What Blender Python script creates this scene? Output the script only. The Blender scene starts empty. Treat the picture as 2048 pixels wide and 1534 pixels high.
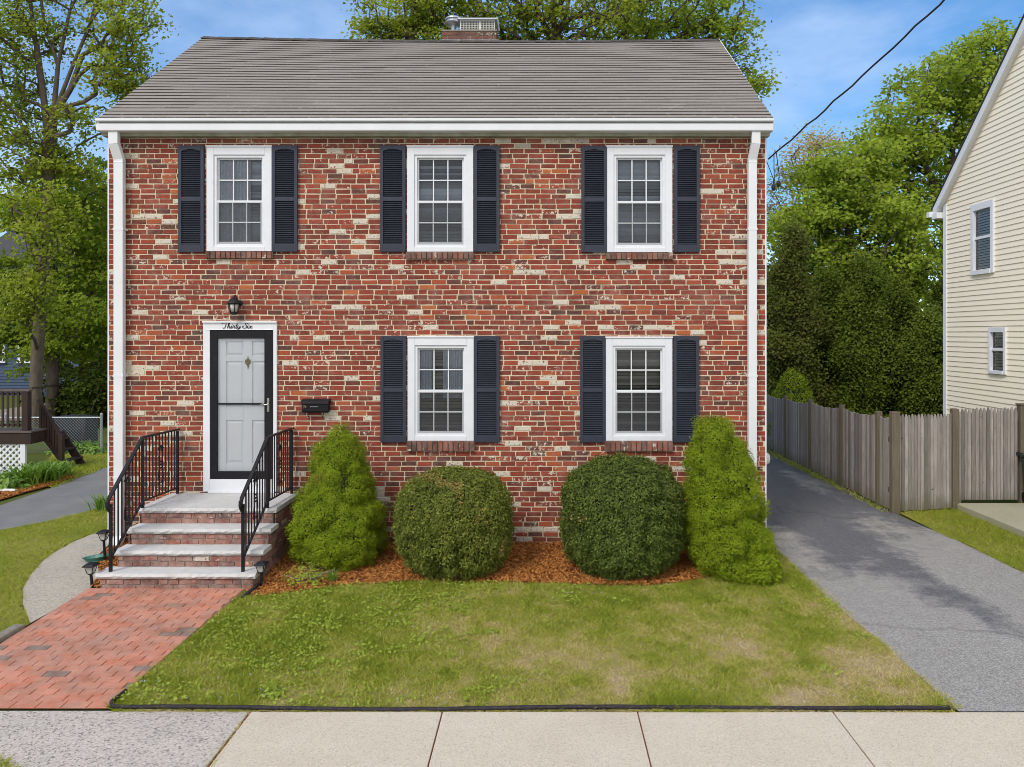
import bpy, math, random
import numpy as np
from mathutils import Vector
random.seed(7)
RNG = np.random.default_rng(11)
SC = bpy.context.scene
COL = SC.collection
PI = math.pi

# ------------------------------------------------------------------ camera
CZ = 2.82
F = 1490.0            # focal length in photo pixels (photo 2048 wide)
CX, CY = 1085.0, 668.0
cam = bpy.data.cameras.new("camera")
cam_o = bpy.data.objects.new("camera", cam)
COL.objects.link(cam_o)
cam_o.location = (0, -10, CZ)
cam_o.rotation_euler = (PI / 2, 0, 0)
cam.sensor_width = 36
cam.lens = F / 2048 * 36
cam.shift_x = -(CX - 1024) / 2048
cam.shift_y = -(767 - CY) / 2048
cam.clip_end = 2000
SC.camera = cam_o


def g(y):
    """height of the ground: falls gently from the house to the pavement"""
    return -0.04 * min(max(-y, 0.0), 4.2)


def gnp(y):
    return -0.04 * np.clip(-y, 0, 4.2)


def gp(px, py):
    """a photo pixel that shows the ground, as a ground point"""
    z = 0.0
    for _ in range(12):
        d = F * (CZ - z) / (py - CY)
        z = g(d - 10)
    return ((px - CX) * d / F, d - 10)


def at(px, py, d):
    """the world point seen at a photo pixel at distance d"""
    return ((px - CX) * d / F, d - 10, CZ - (py - CY) * d / F)


# ------------------------------------------------------------------ object helpers
WORG = {}


def tag(o, label=None, cat=None, group=None, kind=None):
    if label:
        o['label'] = label
    if cat:
        o['category'] = cat
    if group:
        o['group'] = group
    if kind:
        o['kind'] = kind
    return o


def thing(name, loc, label, cat, group=None):
    o = bpy.data.objects.new(name, None)
    COL.objects.link(o)
    o.location = loc
    o.empty_display_size = 0.1
    WORG[o.name] = Vector(loc)
    return tag(o, label, cat, group)


def link(o, parent=None):
    COL.objects.link(o)
    if parent is not None:
        o.parent = parent
        o.location = -WORG[parent.name]
    WORG[o.name] = Vector((0, 0, 0))
    return o


def copy_tree(o, parent=None):
    c = o.copy()
    COL.objects.link(c)
    if parent is not None:
        c.parent = parent
    for ch in list(o.children):
        copy_tree(ch, c)
    return c


def np_mesh(name, V, Fc, mat, parent=None, attr=None, pattr=None, smooth=False):
    """mesh from numpy arrays; Fc is (M,k); attr: face floats 'v'; pattr: point floats 'v'"""
    V = np.asarray(V, dtype=np.float32)
    Fc = np.asarray(Fc, dtype=np.int32)
    me = bpy.data.meshes.new(name)
    me.vertices.add(len(V))
    me.vertices.foreach_set('co', V.ravel())
    m, k = Fc.shape
    me.loops.add(m * k)
    me.loops.foreach_set('vertex_index', Fc.ravel())
    me.polygons.add(m)
    me.polygons.foreach_set('loop_start', np.arange(0, m * k, k, dtype=np.int32))
    me.polygons.foreach_set('loop_total', np.full(m, k, dtype=np.int32))
    me.polygons.foreach_set('use_smooth', np.full(m, bool(smooth)))
    me.update(calc_edges=True)
    me.validate()
    if attr is not None:
        for nm, arr in (attr.items() if isinstance(attr, dict) else (('v', attr),)):
            a = me.attributes.new(nm, 'FLOAT', 'FACE')
            a.data.foreach_set('value', np.asarray(arr, dtype=np.float32))
    if pattr is not None:
        a = me.attributes.new('v', 'FLOAT', 'POINT')
        a.data.foreach_set('value', np.asarray(pattr, dtype=np.float32))
    me.materials.append(mat)
    return link(bpy.data.objects.new(name, me), parent)


class MB:
    """collects shapes; build() links them as ONE mesh object"""

    def __init__(s):
        s.v, s.f, s.a = [], [], []

    def add(s, vs, fs, a=0.0):
        n = len(s.v)
        s.v += [tuple(p) for p in vs]
        s.f += [tuple(i + n for i in f) for f in fs]
        s.a += [a] * len(fs)
        return s

    def box(s, x0, x1, y0, y1, z0, z1, a=0.0):
        vs = [(x, y, z) for z in (z0, z1) for y in (y0, y1) for x in (x0, x1)]
        return s.add(vs, [(0, 2, 3, 1), (4, 5, 7, 6), (0, 1, 5, 4), (2, 6, 7, 3), (0, 4, 6, 2), (1, 3, 7, 5)], a)

    def sheet_y(s, x0, x1, y, z0, z1):
        """one pane facing the street"""
        return s.add([(x0, y, z0), (x1, y, z0), (x1, y, z1), (x0, y, z1)], [(0, 1, 2, 3)])

    def obox(s, c, u, v, w, a=0.0):
        c, u, v, w = map(Vector, (c, u, v, w))
        vs = [c + u * i + v * j + w * k for k in (-1, 1) for j in (-1, 1) for i in (-1, 1)]
        return s.add(vs, [(0, 2, 3, 1), (4, 5, 7, 6), (0, 1, 5, 4), (2, 6, 7, 3), (0, 4, 6, 2), (1, 3, 7, 5)], a)

    def beam(s, p, q, w, h, up=(0, 0, 1), a=0.0):
        p, q, up = Vector(p), Vector(q), Vector(up)
        d = (q - p)
        L = d.length
        d = d / L
        side = d.cross(up)
        if side.length < 1e-5:
            side = d.cross(Vector((1, 0, 0)))
        side.normalize()
        u2 = side.cross(d).normalized()
        return s.obox((p + q) / 2, d * (L / 2), side * (w / 2), u2 * (h / 2), a)

    def tube(s, pts, r, n=8, a=0.0, cap=True):
        pts = [Vector(p) for p in pts]
        rs = r if isinstance(r, (list, tuple)) else [r] * len(pts)
        vs, fs = [], []
        ref = None
        for i, p in enumerate(pts):
            d = (pts[min(i + 1, len(pts) - 1)] - pts[max(i - 1, 0)]).normalized()
            if ref is None:
                ref = Vector((0, 0, 1)) if abs(d.z) < 0.9 else Vector((1, 0, 0))
            sd = d.cross(ref)
            if sd.length < 1e-4:
                sd = d.cross(Vector((0, 1, 0.01)))
            sd.normalize()
            ref = sd.cross(d).normalized()
            for k in range(n):
                t = 2 * PI * k / n
                vs.append(p + sd * (rs[i] * math.cos(t)) + ref * (rs[i] * math.sin(t)))
        for i in range(len(pts) - 1):
            for k in range(n):
                k2 = (k + 1) % n
                fs.append((i * n + k, i * n + k2, (i + 1) * n + k2, (i + 1) * n + k))
        if cap:
            fs.append(tuple(range(n))[::-1])
            fs.append(tuple((len(pts) - 1) * n + k for k in range(n)))
        return s.add(vs, fs, a)

    def lathe(s, prof, c=(0, 0, 0), n=16, a=0.0, rot=0.0):
        vs, fs = [], []
        for r, z in prof:
            for k in range(n):
                t = 2 * PI * k / n + rot
                vs.append((c[0] + r * math.cos(t), c[1] + r * math.sin(t), c[2] + z))
        for i in range(len(prof) - 1):
            for k in range(n):
                k2 = (k + 1) % n
                fs.append((i * n + k, i * n + k2, (i + 1) * n + k2, (i + 1) * n + k))
        fs.append(tuple(range(n))[::-1])
        fs.append(tuple((len(prof) - 1) * n + k for k in range(n)))
        return s.add(vs, fs, a)

    def prism(s, poly, fn, d0, d1, a=0.0):
        """poly of 2-D points; fn(u, v, d) -> 3-D; extruded from d0 to d1"""
        n = len(poly)
        vs = [fn(u, v, d0) for u, v in poly] + [fn(u, v, d1) for u, v in poly]
        fs = [tuple(range(n)), tuple(range(n, 2 * n))[::-1]]
        for i in range(n):
            j = (i + 1) % n
            fs.append((i, i + n, j + n, j))
        return s.add(vs, fs, a)

    def build(s, name, mat, parent=None, smooth=False, bevel=0.0):
        me = bpy.data.meshes.new(name)
        me.from_pydata(s.v, [], s.f)
        me.update()
        a = me.attributes.new('v', 'FLOAT', 'FACE')
        a.data.foreach_set('value', np.array(s.a, dtype=np.float32))
        if smooth:
            me.polygons.foreach_set('use_smooth', np.ones(len(s.f), dtype=bool))
        me.materials.append(mat)
        o = link(bpy.data.objects.new(name, me), parent)
        if bevel:
            m = o.modifiers.new('bevel', 'BEVEL')
            m.width = bevel
            m.segments = 2
            m.limit_method = 'ANGLE'
        return o


def fbm(x, y, scale, seed, octs=4):
    x, y = np.asarray(x, float) / scale, np.asarray(y, float) / scale
    rs = np.random.default_rng(seed)
    T = rs.random((64, 64))
    out = np.zeros_like(x)
    amp, tot = 1.0, 0.0
    for o in range(octs):
        xi, yi = np.floor(x).astype(int), np.floor(y).astype(int)
        fx, fy = x - xi, y - yi
        fx, fy = fx * fx * (3 - 2 * fx), fy * fy * (3 - 2 * fy)
        t = lambda i, j: T[(xi + i) % 64, (yi + j) % 64]
        out += amp * ((t(0, 0) * (1 - fx) + t(1, 0) * fx) * (1 - fy) + (t(0, 1) * (1 - fx) + t(1, 1) * fx) * fy)
        tot += amp
        amp *= 0.5
        x, y = x * 2.03 + 17.1, y * 2.03 + 5.7
    return out / tot


def inside(px, py, poly):
    res = np.zeros(len(px), bool)
    n = len(poly)
    for i in range(n):
        (x1, y1), (x2, y2) = poly[i], poly[(i + 1) % n]
        c = ((y1 > py) != (y2 > py)) & (px < (x2 - x1) * (py - y1) / ((y2 - y1) + 1e-12) + x1)
        res ^= c
    return res


# ------------------------------------------------------------------ materials
def newmat(name):
    m = bpy.data.materials.new(name)
    m.use_nodes = True
    nt = m.node_tree
    nt.nodes.clear()
    out = nt.nodes.new('ShaderNodeOutputMaterial')
    b = nt.nodes.new('ShaderNodeBsdfPrincipled')
    nt.links.new(b.outputs[0], out.inputs[0])
    return m, nt, b, out


def nd(nt, t, **kw):
    n = nt.nodes.new('ShaderNode' + t)
    for k, v in kw.items():
        setattr(n, k, v)
    return n


def noise(nt, scale, detail=6, rough=0.6, vec=None, dim=None):
    n = nd(nt, 'TexNoise')
    n.inputs['Scale'].default_value = scale
    n.inputs['Detail'].default_value = detail
    n.inputs['Roughness'].default_value = rough
    if vec is not None:
        nt.links.new(vec, n.inputs['Vector'])
    return n.outputs['Fac']


def objco(nt, scale=(1, 1, 1)):
    tc = nd(nt, 'TexCoord')
    mp = nd(nt, 'Mapping')
    mp.inputs['Scale'].default_value = scale
    nt.links.new(tc.outputs['Object'], mp.inputs['Vector'])
    return mp.outputs[0]


def ramp(nt, fac, stops, interp='LINEAR'):
    r = nd(nt, 'ValToRGB')
    cr = r.color_ramp
    cr.interpolation = interp
    while len(cr.elements) < len(stops):
        cr.elements.new(0.5)
    for e, (p, c) in zip(cr.elements, stops):
        e.position = p
        e.color = (c[0], c[1], c[2], 1) if not isinstance(c, (int, float)) else (c, c, c, 1)
    nt.links.new(fac, r.inputs[0])
    return r.outputs[0]


def mix(nt, fac, a, b, blend='MIX'):
    m = nd(nt, 'Mix', data_type='RGBA', blend_type=blend)
    for sock, v in ((m.inputs[0], fac), (m.inputs[6], a), (m.inputs[7], b)):
        if isinstance(v, (int, float)):
            sock.default_value = v
        elif isinstance(v, tuple):
            sock.default_value = (*v, 1)
        else:
            nt.links.new(v, sock)
    return m.outputs[2]


def math_n(nt, op, a, b=0.0, clamp=False):
    m = nd(nt, 'Math', operation=op)
    m.use_clamp = clamp
    for sock, v in ((m.inputs[0], a), (m.inputs[1], b)):
        if isinstance(v, (int, float)):
            sock.default_value = v
        else:
            nt.links.new(v, sock)
    return m.outputs[0]


def attr_n(nt, name='v'):
    a = nd(nt, 'Attribute', attribute_name=name)
    return a.outputs['Fac']


def bump(nt, b, h, strength=0.4, dist=0.01):
    bp = nd(nt, 'Bump')
    bp.inputs['Strength'].default_value = strength
    bp.inputs['Distance'].default_value = dist
    nt.links.new(h, bp.inputs['Height'])
    nt.links.new(bp.outputs[0], b.inputs['Normal'])


def pmat(name, c1, c2=None, scale=8.0, rough=0.6, bmp=0.0, bscale=60.0, spec=0.4, metal=0.0, stretch=(1, 1, 1), var=0.0):
    """two-tone noisy surface, optional per-face tone variation from attribute v"""
    m, nt, b, _ = newmat(name)
    co = objco(nt, stretch)
    c2 = c2 or tuple(x * 0.8 for x in c1)
    f = ramp(nt, noise(nt, scale, 6, 0.65, co), [(0.3, 0.0), (0.7, 1.0)])
    c = mix(nt, f, c1, c2)
    if var:
        k = math_n(nt, 'MULTIPLY_ADD', attr_n(nt), var)
        k.node.inputs[2].default_value = 1 - var / 2
        c = mix(nt, 1.0, c, k, 'MULTIPLY')
    nt.links.new(c, b.inputs['Base Color'])
    b.inputs['Roughness'].default_value = rough
    b.inputs['Specular IOR Level'].default_value = spec
    b.inputs['Metallic'].default_value = metal
    if bmp:
        bump(nt, b, noise(nt, bscale, 4, 0.6, co), bmp, 0.01)
    return m


def brick_mat(name, stops, cream=0.07, chips=0.5, wash=0.0, rough=0.9):
    """each brick its own colour (face attributes v, w) with lime and paint residue"""
    m, nt, b, _ = newmat(name)
    co = objco(nt)
    base = ramp(nt, attr_n(nt, 'v'), stops)
    n1 = noise(nt, 55, 5, 0.7, co)
    base = mix(nt, ramp(nt, n1, [(0.35, 0.0), (0.75, 0.55)]), base, mix(nt, 0.55, base, (0.05, 0.02, 0.02)))
    n3 = noise(nt, 17, 3, 0.6, co)
    base = mix(nt, ramp(nt, n3, [(0.45, 0.0), (0.8, 0.35)]), base, (0.42, 0.12, 0.07))
    w = attr_n(nt, 'w')
    n2 = noise(nt, 15, 6, 0.74, co)
    thr = math_n(nt, 'MULTIPLY_ADD', w, 0.30)
    thr.node.inputs[2].default_value = 0.525 - 0.08 * (chips - 0.5)
    d = math_n(nt, 'SUBTRACT', n2, thr)
    chip = math_n(nt, 'MULTIPLY', d, 22.0, True)
    full = math_n(nt, 'LESS_THAN', w, cream)
    holes = ramp(nt, noise(nt, 30, 5, 0.7, co), [(0.38, 0.0), (0.43, 1.0)])
    full = math_n(nt, 'MULTIPLY', full, holes)
    mask = math_n(nt, 'MAXIMUM', chip, full)
    lime = mix(nt, n1, (0.52, 0.46, 0.36), (0.70, 0.65, 0.56))
    col = mix(nt, mask, base, lime)
    # thin whitewash haze left by an old coat of paint
    hz = ramp(nt, noise(nt, 2.6, 7, 0.75, co), [(0.50, 0.0), (0.74, 0.30)])
    col = mix(nt, hz, col, (0.47, 0.34, 0.29))
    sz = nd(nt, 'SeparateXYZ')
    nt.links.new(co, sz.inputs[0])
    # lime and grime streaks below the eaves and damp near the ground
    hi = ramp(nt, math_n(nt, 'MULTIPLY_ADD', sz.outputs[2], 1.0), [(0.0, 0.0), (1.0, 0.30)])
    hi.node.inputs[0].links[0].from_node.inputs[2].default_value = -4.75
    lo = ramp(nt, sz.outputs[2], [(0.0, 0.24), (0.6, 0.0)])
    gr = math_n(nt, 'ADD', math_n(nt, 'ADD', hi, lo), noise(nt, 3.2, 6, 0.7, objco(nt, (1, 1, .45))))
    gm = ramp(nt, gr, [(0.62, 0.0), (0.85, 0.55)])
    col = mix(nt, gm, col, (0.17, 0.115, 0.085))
    if wash:
        wn = ramp(nt, noise(nt, 7, 6, 0.7, co), [(0.35, 0.0), (0.75, wash)])
        col = mix(nt, wn, col, (0.52, 0.37, 0.31))
    nt.links.new(col, b.inputs['Base Color'])
    b.inputs['Roughness'].default_value = rough
    b.inputs['Specular IOR Level'].default_value = 0.2
    bump(nt, b, n1, 0.6, 0.006)
    return m


BR = [(0.0, (0.095, 0.055, 0.045)), (0.10, (0.135, 0.050, 0.040)), (0.30, (0.205, 0.048, 0.032)), (0.55, (0.275, 0.057, 0.036)),
      (0.80, (0.335, 0.073, 0.043)), (0.93, (0.41, 0.100, 0.040)), (1.0, (0.48, 0.145, 0.05))]
M = {}
M['brick'] = brick_mat('reclaimed brick', BR, 0.055, 0.7)
M['step_brick'] = brick_mat('step brick', [(0.0, (0.05, 0.035, 0.04)), (0.15, (0.10, 0.05, 0.05)), (0.4, (0.2, 0.06, 0.05)), (1.0, (0.27, 0.08, 0.05))],
                            0.02, 0.2, 0.75)
M['sill_brick'] = brick_mat('sill brick', [(0.0, (0.06, 0.04, 0.03)), (0.4, (0.15, 0.055, 0.038)), (1.0, (0.28, 0.09, 0.055))], -1, 0.5, 0.35)
M['paver'] = brick_mat('clay paver', [(0.0, (0.16, 0.13, 0.11)), (0.035, (0.20, 0.15, 0.12)), (0.05, (0.58, 0.19, 0.105)), (0.5, (0.64, 0.215, 0.12)), (1.0, (0.68, 0.25, 0.15))],
                       -1.0, -3.0, 0.5)
M['chimney_brick'] = brick_mat('chimney brick', [(0.0, (0.04, 0.03, 0.025)), (0.4, (0.14, 0.045, 0.03)), (1.0, (0.22, 0.06, 0.04))], 0.0, 0.1)
M['mortar'] = pmat('lime mortar', (0.74, 0.62, 0.44), (0.62, 0.51, 0.36), 9, 0.95, 0.5, 120, 0.1)
M['grey_mortar'] = pmat('grey mortar', (0.34, 0.29, 0.25), (0.25, 0.2, 0.17), 9, 0.95, 0.5, 120, 0.1)
M['white'] = pmat('white painted wood', (0.77, 0.775, 0.80), (0.71, 0.715, 0.745), 5, 0.45, 0.05, 30, 0.4)
M['gutter'] = pmat('white aluminium', (0.78, 0.78, 0.79), (0.72, 0.72, 0.73), 3, 0.38, 0, 30, 0.5)
M['soffit'] = pmat('dirty soffit', (0.46, 0.46, 0.36), (0.26, 0.27, 0.18), 6, 0.7, 0.1)
M['door_white'] = pmat('white door paint', (0.88, 0.89, 0.90), (0.85, 0.86, 0.88), 2, 0.4)
M['navy'] = pmat('navy vinyl', (0.043, 0.048, 0.068), (0.033, 0.037, 0.054), 6, 0.5, 0.08, 200, 0.3)
M['black'] = pmat('black enamel', (0.012, 0.012, 0.016), (0.018, 0.017, 0.02), 9, 0.5, 0.1, 90, 0.18)
M['iron'] = pmat('black wrought iron', (0.010, 0.010, 0.013), (0.022, 0.019, 0.02), 14, 0.45, 0.15, 90, 0.22)
M['nickel'] = pmat('brushed nickel', (0.55, 0.52, 0.48), None, 9, 0.3, 0, 60, 0.5, 1.0)
M['brass'] = pmat('aged brass', (0.33, 0.28, 0.18), (0.2, 0.17, 0.1), 30, 0.4, 0, 60, 0.5, 0.8)
M['granite'] = pmat('granite slab', (0.60, 0.585, 0.57), (0.50, 0.49, 0.475), 9, 0.85, 0.4, 70, 0.25)
M['blind'] = pmat('blind slats', (0.46, 0.485, 0.53), (0.36, 0.38, 0.42), 3, 0.6, var=0.9)
M['blind_white'] = pmat('white blind slats', (0.82, 0.83, 0.84), (0.74, 0.75, 0.77), 3, 0.6, var=0.5)
M['blind_warm'] = pmat('warm blind slats', (0.31, 0.285, 0.255), (0.23, 0.21, 0.19), 3, 0.6, var=0.9)
M['curtain'] = pmat('lace curtain', (0.52, 0.55, 0.59), (0.36, 0.38, 0.41), 30, 0.8)
M['dark_room'] = pmat('dim room', (0.06, 0.06, 0.065), None, 2, 0.9)
M['flash'] = pmat('galvanised metal', (0.55, 0.57, 0.6), (0.42, 0.43, 0.45), 12, 0.35, 0, 60, 0.5, 0.7)
M['pipe_white'] = pmat('white plastic', (0.72, 0.71, 0.67), (0.6, 0.58, 0.53), 5, 0.5)
M['cable'] = pmat('cable rubber', (0.02, 0.024, 0.03), None, 9, 0.6)
M['letters'] = pmat('black letters', (0.012, 0.012, 0.014), None, 9, 0.5)
M['bark'] = pmat('maple bark', (0.16, 0.125, 0.10), (0.09, 0.07, 0.055), 14, 0.95, 0.8, 22, 0.1, 0, (1, 1, 0.25))
M['trunk_bark'] = pmat('grey brown bark', (0.17, 0.135, 0.105), (0.10, 0.08, 0.06), 14, 0.95, 0.8, 22, 0.1, 0, (1, 1, 0.25))
M['pale_bark'] = pmat('pale bark', (0.24, 0.20, 0.17), (0.15, 0.12, 0.10), 14, 0.95, 0.6, 22, 0.1)
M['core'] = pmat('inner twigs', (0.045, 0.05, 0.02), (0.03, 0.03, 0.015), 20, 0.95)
M['deck_wood'] = pmat('brown stained wood', (0.06, 0.034, 0.026), (0.035, 0.021, 0.017), 9, 0.7, 0.2, 30, 0.3, 0, (1, 1, 0.3), 0.3)
M['deck_board'] = pmat('weathered deck board', (0.15, 0.115, 0.1), (0.10, 0.075, 0.062), 9, 0.75)
M['blue_siding'] = pmat('blue siding', (0.055, 0.085, 0.15), (0.045, 0.07, 0.125), 4, 0.7)
M['far_roof'] = pmat('dark roof', (0.07, 0.068, 0.07), (0.05, 0.048, 0.05), 12, 0.9)
M['tarp'] = pmat('dark tarpaulin', (0.022, 0.024, 0.034), (0.014, 0.015, 0.02), 5, 0.55, 0.4, 6)
M['galv'] = pmat('galvanised steel', (0.42, 0.45, 0.47), (0.33, 0.36, 0.37), 14, 0.4, 0, 60, 0.5, 0.5)
M['bin_green'] = pmat('dark green plastic', (0.03, 0.045, 0.04), None, 7, 0.5)
M['bin_blue'] = pmat('blue plastic', (0.05, 0.07, 0.16), None, 7, 0.5)
M['dish_green'] = pmat('green plastic', (0.05, 0.19, 0.15), (0.04, 0.14, 0.11), 7, 0.45)
M['edging'] = pmat('black edging', (0.014, 0.013, 0.018), (0.05, 0.042, 0.045), 30, 0.6, 0.2, 60, 0.15)
M['kerbstone'] = pmat('old kerb concrete', (0.30, 0.27, 0.22), (0.18, 0.15, 0.12), 14, 0.95, 0.6, 60)
M['lamp_glass'] = pmat('frosted lamp glass', (0.5, 0.5, 0.46), None, 9, 0.25)
M['olive_wall'] = pmat('straw ground', (0.36, 0.28, 0.19), (0.2, 0.16, 0.1), 7, 0.95)


def glass_mat(name, tint=(0.9, 0.93, 0.95), ior=1.45, refl=1.0):
    m, nt, b, out = newmat(name)
    nt.nodes.remove(b)
    tr = nd(nt, 'BsdfTransparent')
    tr.inputs[0].default_value = (*tint, 1)
    gl = nd(nt, 'BsdfGlossy')
    gl.inputs['Roughness'].default_value = 0.02
    fr = nd(nt, 'Fresnel')
    fr.inputs[0].default_value = ior
    k = math_n(nt, 'MULTIPLY', fr.outputs[0], refl)
    ms = nd(nt, 'MixShader')
    nt.links.new(k, ms.inputs[0])
    nt.links.new(tr.outputs[0], ms.inputs[1])
    nt.links.new(gl.outputs[0], ms.inputs[2])
    nt.links.new(ms.outputs[0], out.inputs[0])
    return m


M['glass'] = glass_mat('window glass', (0.92, 0.94, 0.96), 1.45, 1.0)
def screen_mat():
    m, nt, b, out = newmat('insect screen')
    tr = nd(nt, 'BsdfTransparent')
    b.inputs['Base Color'].default_value = (0.10, 0.10, 0.105, 1)
    b.inputs['Roughness'].default_value = 0.8
    ms = nd(nt, 'MixShader')
    ms.inputs[0].default_value = 0.30
    nt.links.new(tr.outputs[0], ms.inputs[1])
    nt.links.new(b.outputs[0], ms.inputs[2])
    nt.links.new(ms.outputs[0], out.inputs[0])
    return m


M['screen'] = screen_mat()
M['storm_glass'] = glass_mat('storm door glass', (0.985, 0.99, 0.995), 1.4, 0.8)


def leaf_mat(name, stops, trans=0.35, rough=0.55, spec=0.25, hue=None):
    m, nt, b, out = newmat(name)
    c = ramp(nt, attr_n(nt), stops)
    nt.links.new(c, b.inputs['Base Color'])
    b.inputs['Roughness'].default_value = rough
    b.inputs['Specular IOR Level'].default_value = spec
    t = nd(nt, 'BsdfTranslucent')
    ct = mix(nt, 1.0, c, (1.15, 1.25, 0.7), 'MULTIPLY')
    nt.links.new(ct, t.inputs[0])
    ms = nd(nt, 'MixShader')
    ms.inputs[0].default_value = trans
    nt.links.new(b.outputs[0], ms.inputs[1])
    nt.links.new(t.outputs[0], ms.inputs[2])
    nt.links.new(ms.outputs[0], out.inputs[0])
    return m


M['leaf_maple'] = leaf_mat('maple leaves', [(0, (0.13, 0.16, 0.016)), (0.4, (0.27, 0.31, 0.028)), (0.8, (0.40, 0.45, 0.05)), (1, (0.42, 0.37, 0.08))], 0.5)
M['leaf_green'] = leaf_mat('green maple leaves', [(0, (0.11, 0.155, 0.016)), (0.5, (0.26, 0.335, 0.03)), (1, (0.43, 0.50, 0.06))], 0.5)
M['leaf_dark'] = leaf_mat('dark conifer sprays', [(0, (0.04, 0.06, 0.007)), (0.5, (0.085, 0.115, 0.013)), (0.9, (0.14, 0.18, 0.02)), (1, (0.16, 0.18, 0.03))], 0.25, 0.7, 0.1)
M['leaf_olive'] = leaf_mat('olive brown sprays', [(0, (0.07, 0.07, 0.02)), (0.5, (0.10, 0.115, 0.02)), (1, (0.14, 0.16, 0.03))], 0.25, 0.7, 0.1)
M['leaf_tan'] = leaf_mat('budding tan leaves', [(0, (0.42, 0.32, 0.16)), (1, (0.58, 0.50, 0.25))], 0.4)
M['needle'] = leaf_mat('lime spruce needles', [(0, (0.11, 0.155, 0.010)), (0.5, (0.23, 0.30, 0.016)), (0.93, (0.37, 0.44, 0.03)), (1, (0.25, 0.20, 0.04))], 0.3, 0.7, 0.1)
M['box_leaf'] = leaf_mat('holly leaves', [(0, (0.065, 0.085, 0.014)), (0.5, (0.17, 0.20, 0.035)), (0.92, (0.34, 0.37, 0.08)), (0.96, (0.36, 0.30, 0.09)), (1, (0.42, 0.29, 0.10))], 0.3, 0.65, 0.12)
M['box_leaf_dark'] = leaf_mat('dark holly leaves', [(0, (0.045, 0.065, 0.014)), (0.5, (0.12, 0.16, 0.032)), (0.93, (0.27, 0.32, 0.07)), (0.97, (0.34, 0.28, 0.08)), (1, (0.42, 0.29, 0.10))], 0.3, 0.65, 0.12)
M['strap_leaf'] = leaf_mat('strap leaves', [(0, (0.10, 0.20, 0.02)), (1, (0.26, 0.40, 0.07))], 0.35, 0.4, 0.35)
M['blade'] = leaf_mat('grass blades', [(0, (0.23, 0.29, 0.022)), (0.28, (0.35, 0.39, 0.045)), (0.5, (0.46, 0.44, 0.085)), (0.75, (0.58, 0.48, 0.21)), (1, (0.66, 0.53, 0.33))], 0.4)
M['weed'] = leaf_mat('weed leaves', [(0, (0.24, 0.32, 0.03)), (0.9, (0.42, 0.49, 0.08)), (1, (0.25, 0.27, 0.4))], 0.4)
M['flower'] = leaf_mat('pale violets', [(0, (0.3, 0.33, 0.6)), (1, (0.6, 0.65, 0.8))], 0.3)
M['chip'] = leaf_mat('bark mulch chips', [(0, (0.17, 0.065, 0.02)), (0.5, (0.42, 0.165, 0.045)), (0.9, (0.58, 0.26, 0.075)), (1, (0.68, 0.40, 0.18))], 0.0, 0.9, 0.1)
M['twig'] = pmat('dry twigs', (0.25, 0.2, 0.15), (0.16, 0.12, 0.09), 30, 0.9)


def lawn_mat():
    m, nt, b, _ = newmat('turf')
    co = objco(nt)
    base = ramp(nt, attr_n(nt), [(0.0, (0.19, 0.21, 0.03)), (0.35, (0.31, 0.30, 0.07)), (0.65, (0.42, 0.34, 0.15)), (1.0, (0.50, 0.39, 0.24))])
    n = noise(nt, 70, 5, 0.7, co)
    c = mix(nt, ramp(nt, n, [(0.35, 0.0), (0.7, 1.0)]), base, mix(nt, 0.5, base, (0.04, 0.035, 0.015)))
    nt.links.new(c, b.inputs['Base Color'])
    b.inputs['Roughness'].default_value = 1
    b.inputs['Specular IOR Level'].default_value = 0.05
    bump(nt, b, n, 0.8, 0.02)
    return m


M['lawn'] = lawn_mat()
M['ground'] = pmat('rough grass ground', (0.075, 0.105, 0.02), (0.11, 0.115, 0.035), 1.2, 1.0, 0.5, 40, 0.05)
M['joint_sand'] = pmat('joint sand', (0.30, 0.17, 0.11), (0.2, 0.11, 0.07), 30, 1.0, 0.5, 60, 0.05)
M['mulch_base'] = pmat('mulch base', (0.24, 0.09, 0.03), (0.14, 0.05, 0.02), 30, 1.0, 0.8, 60, 0.05)


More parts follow.
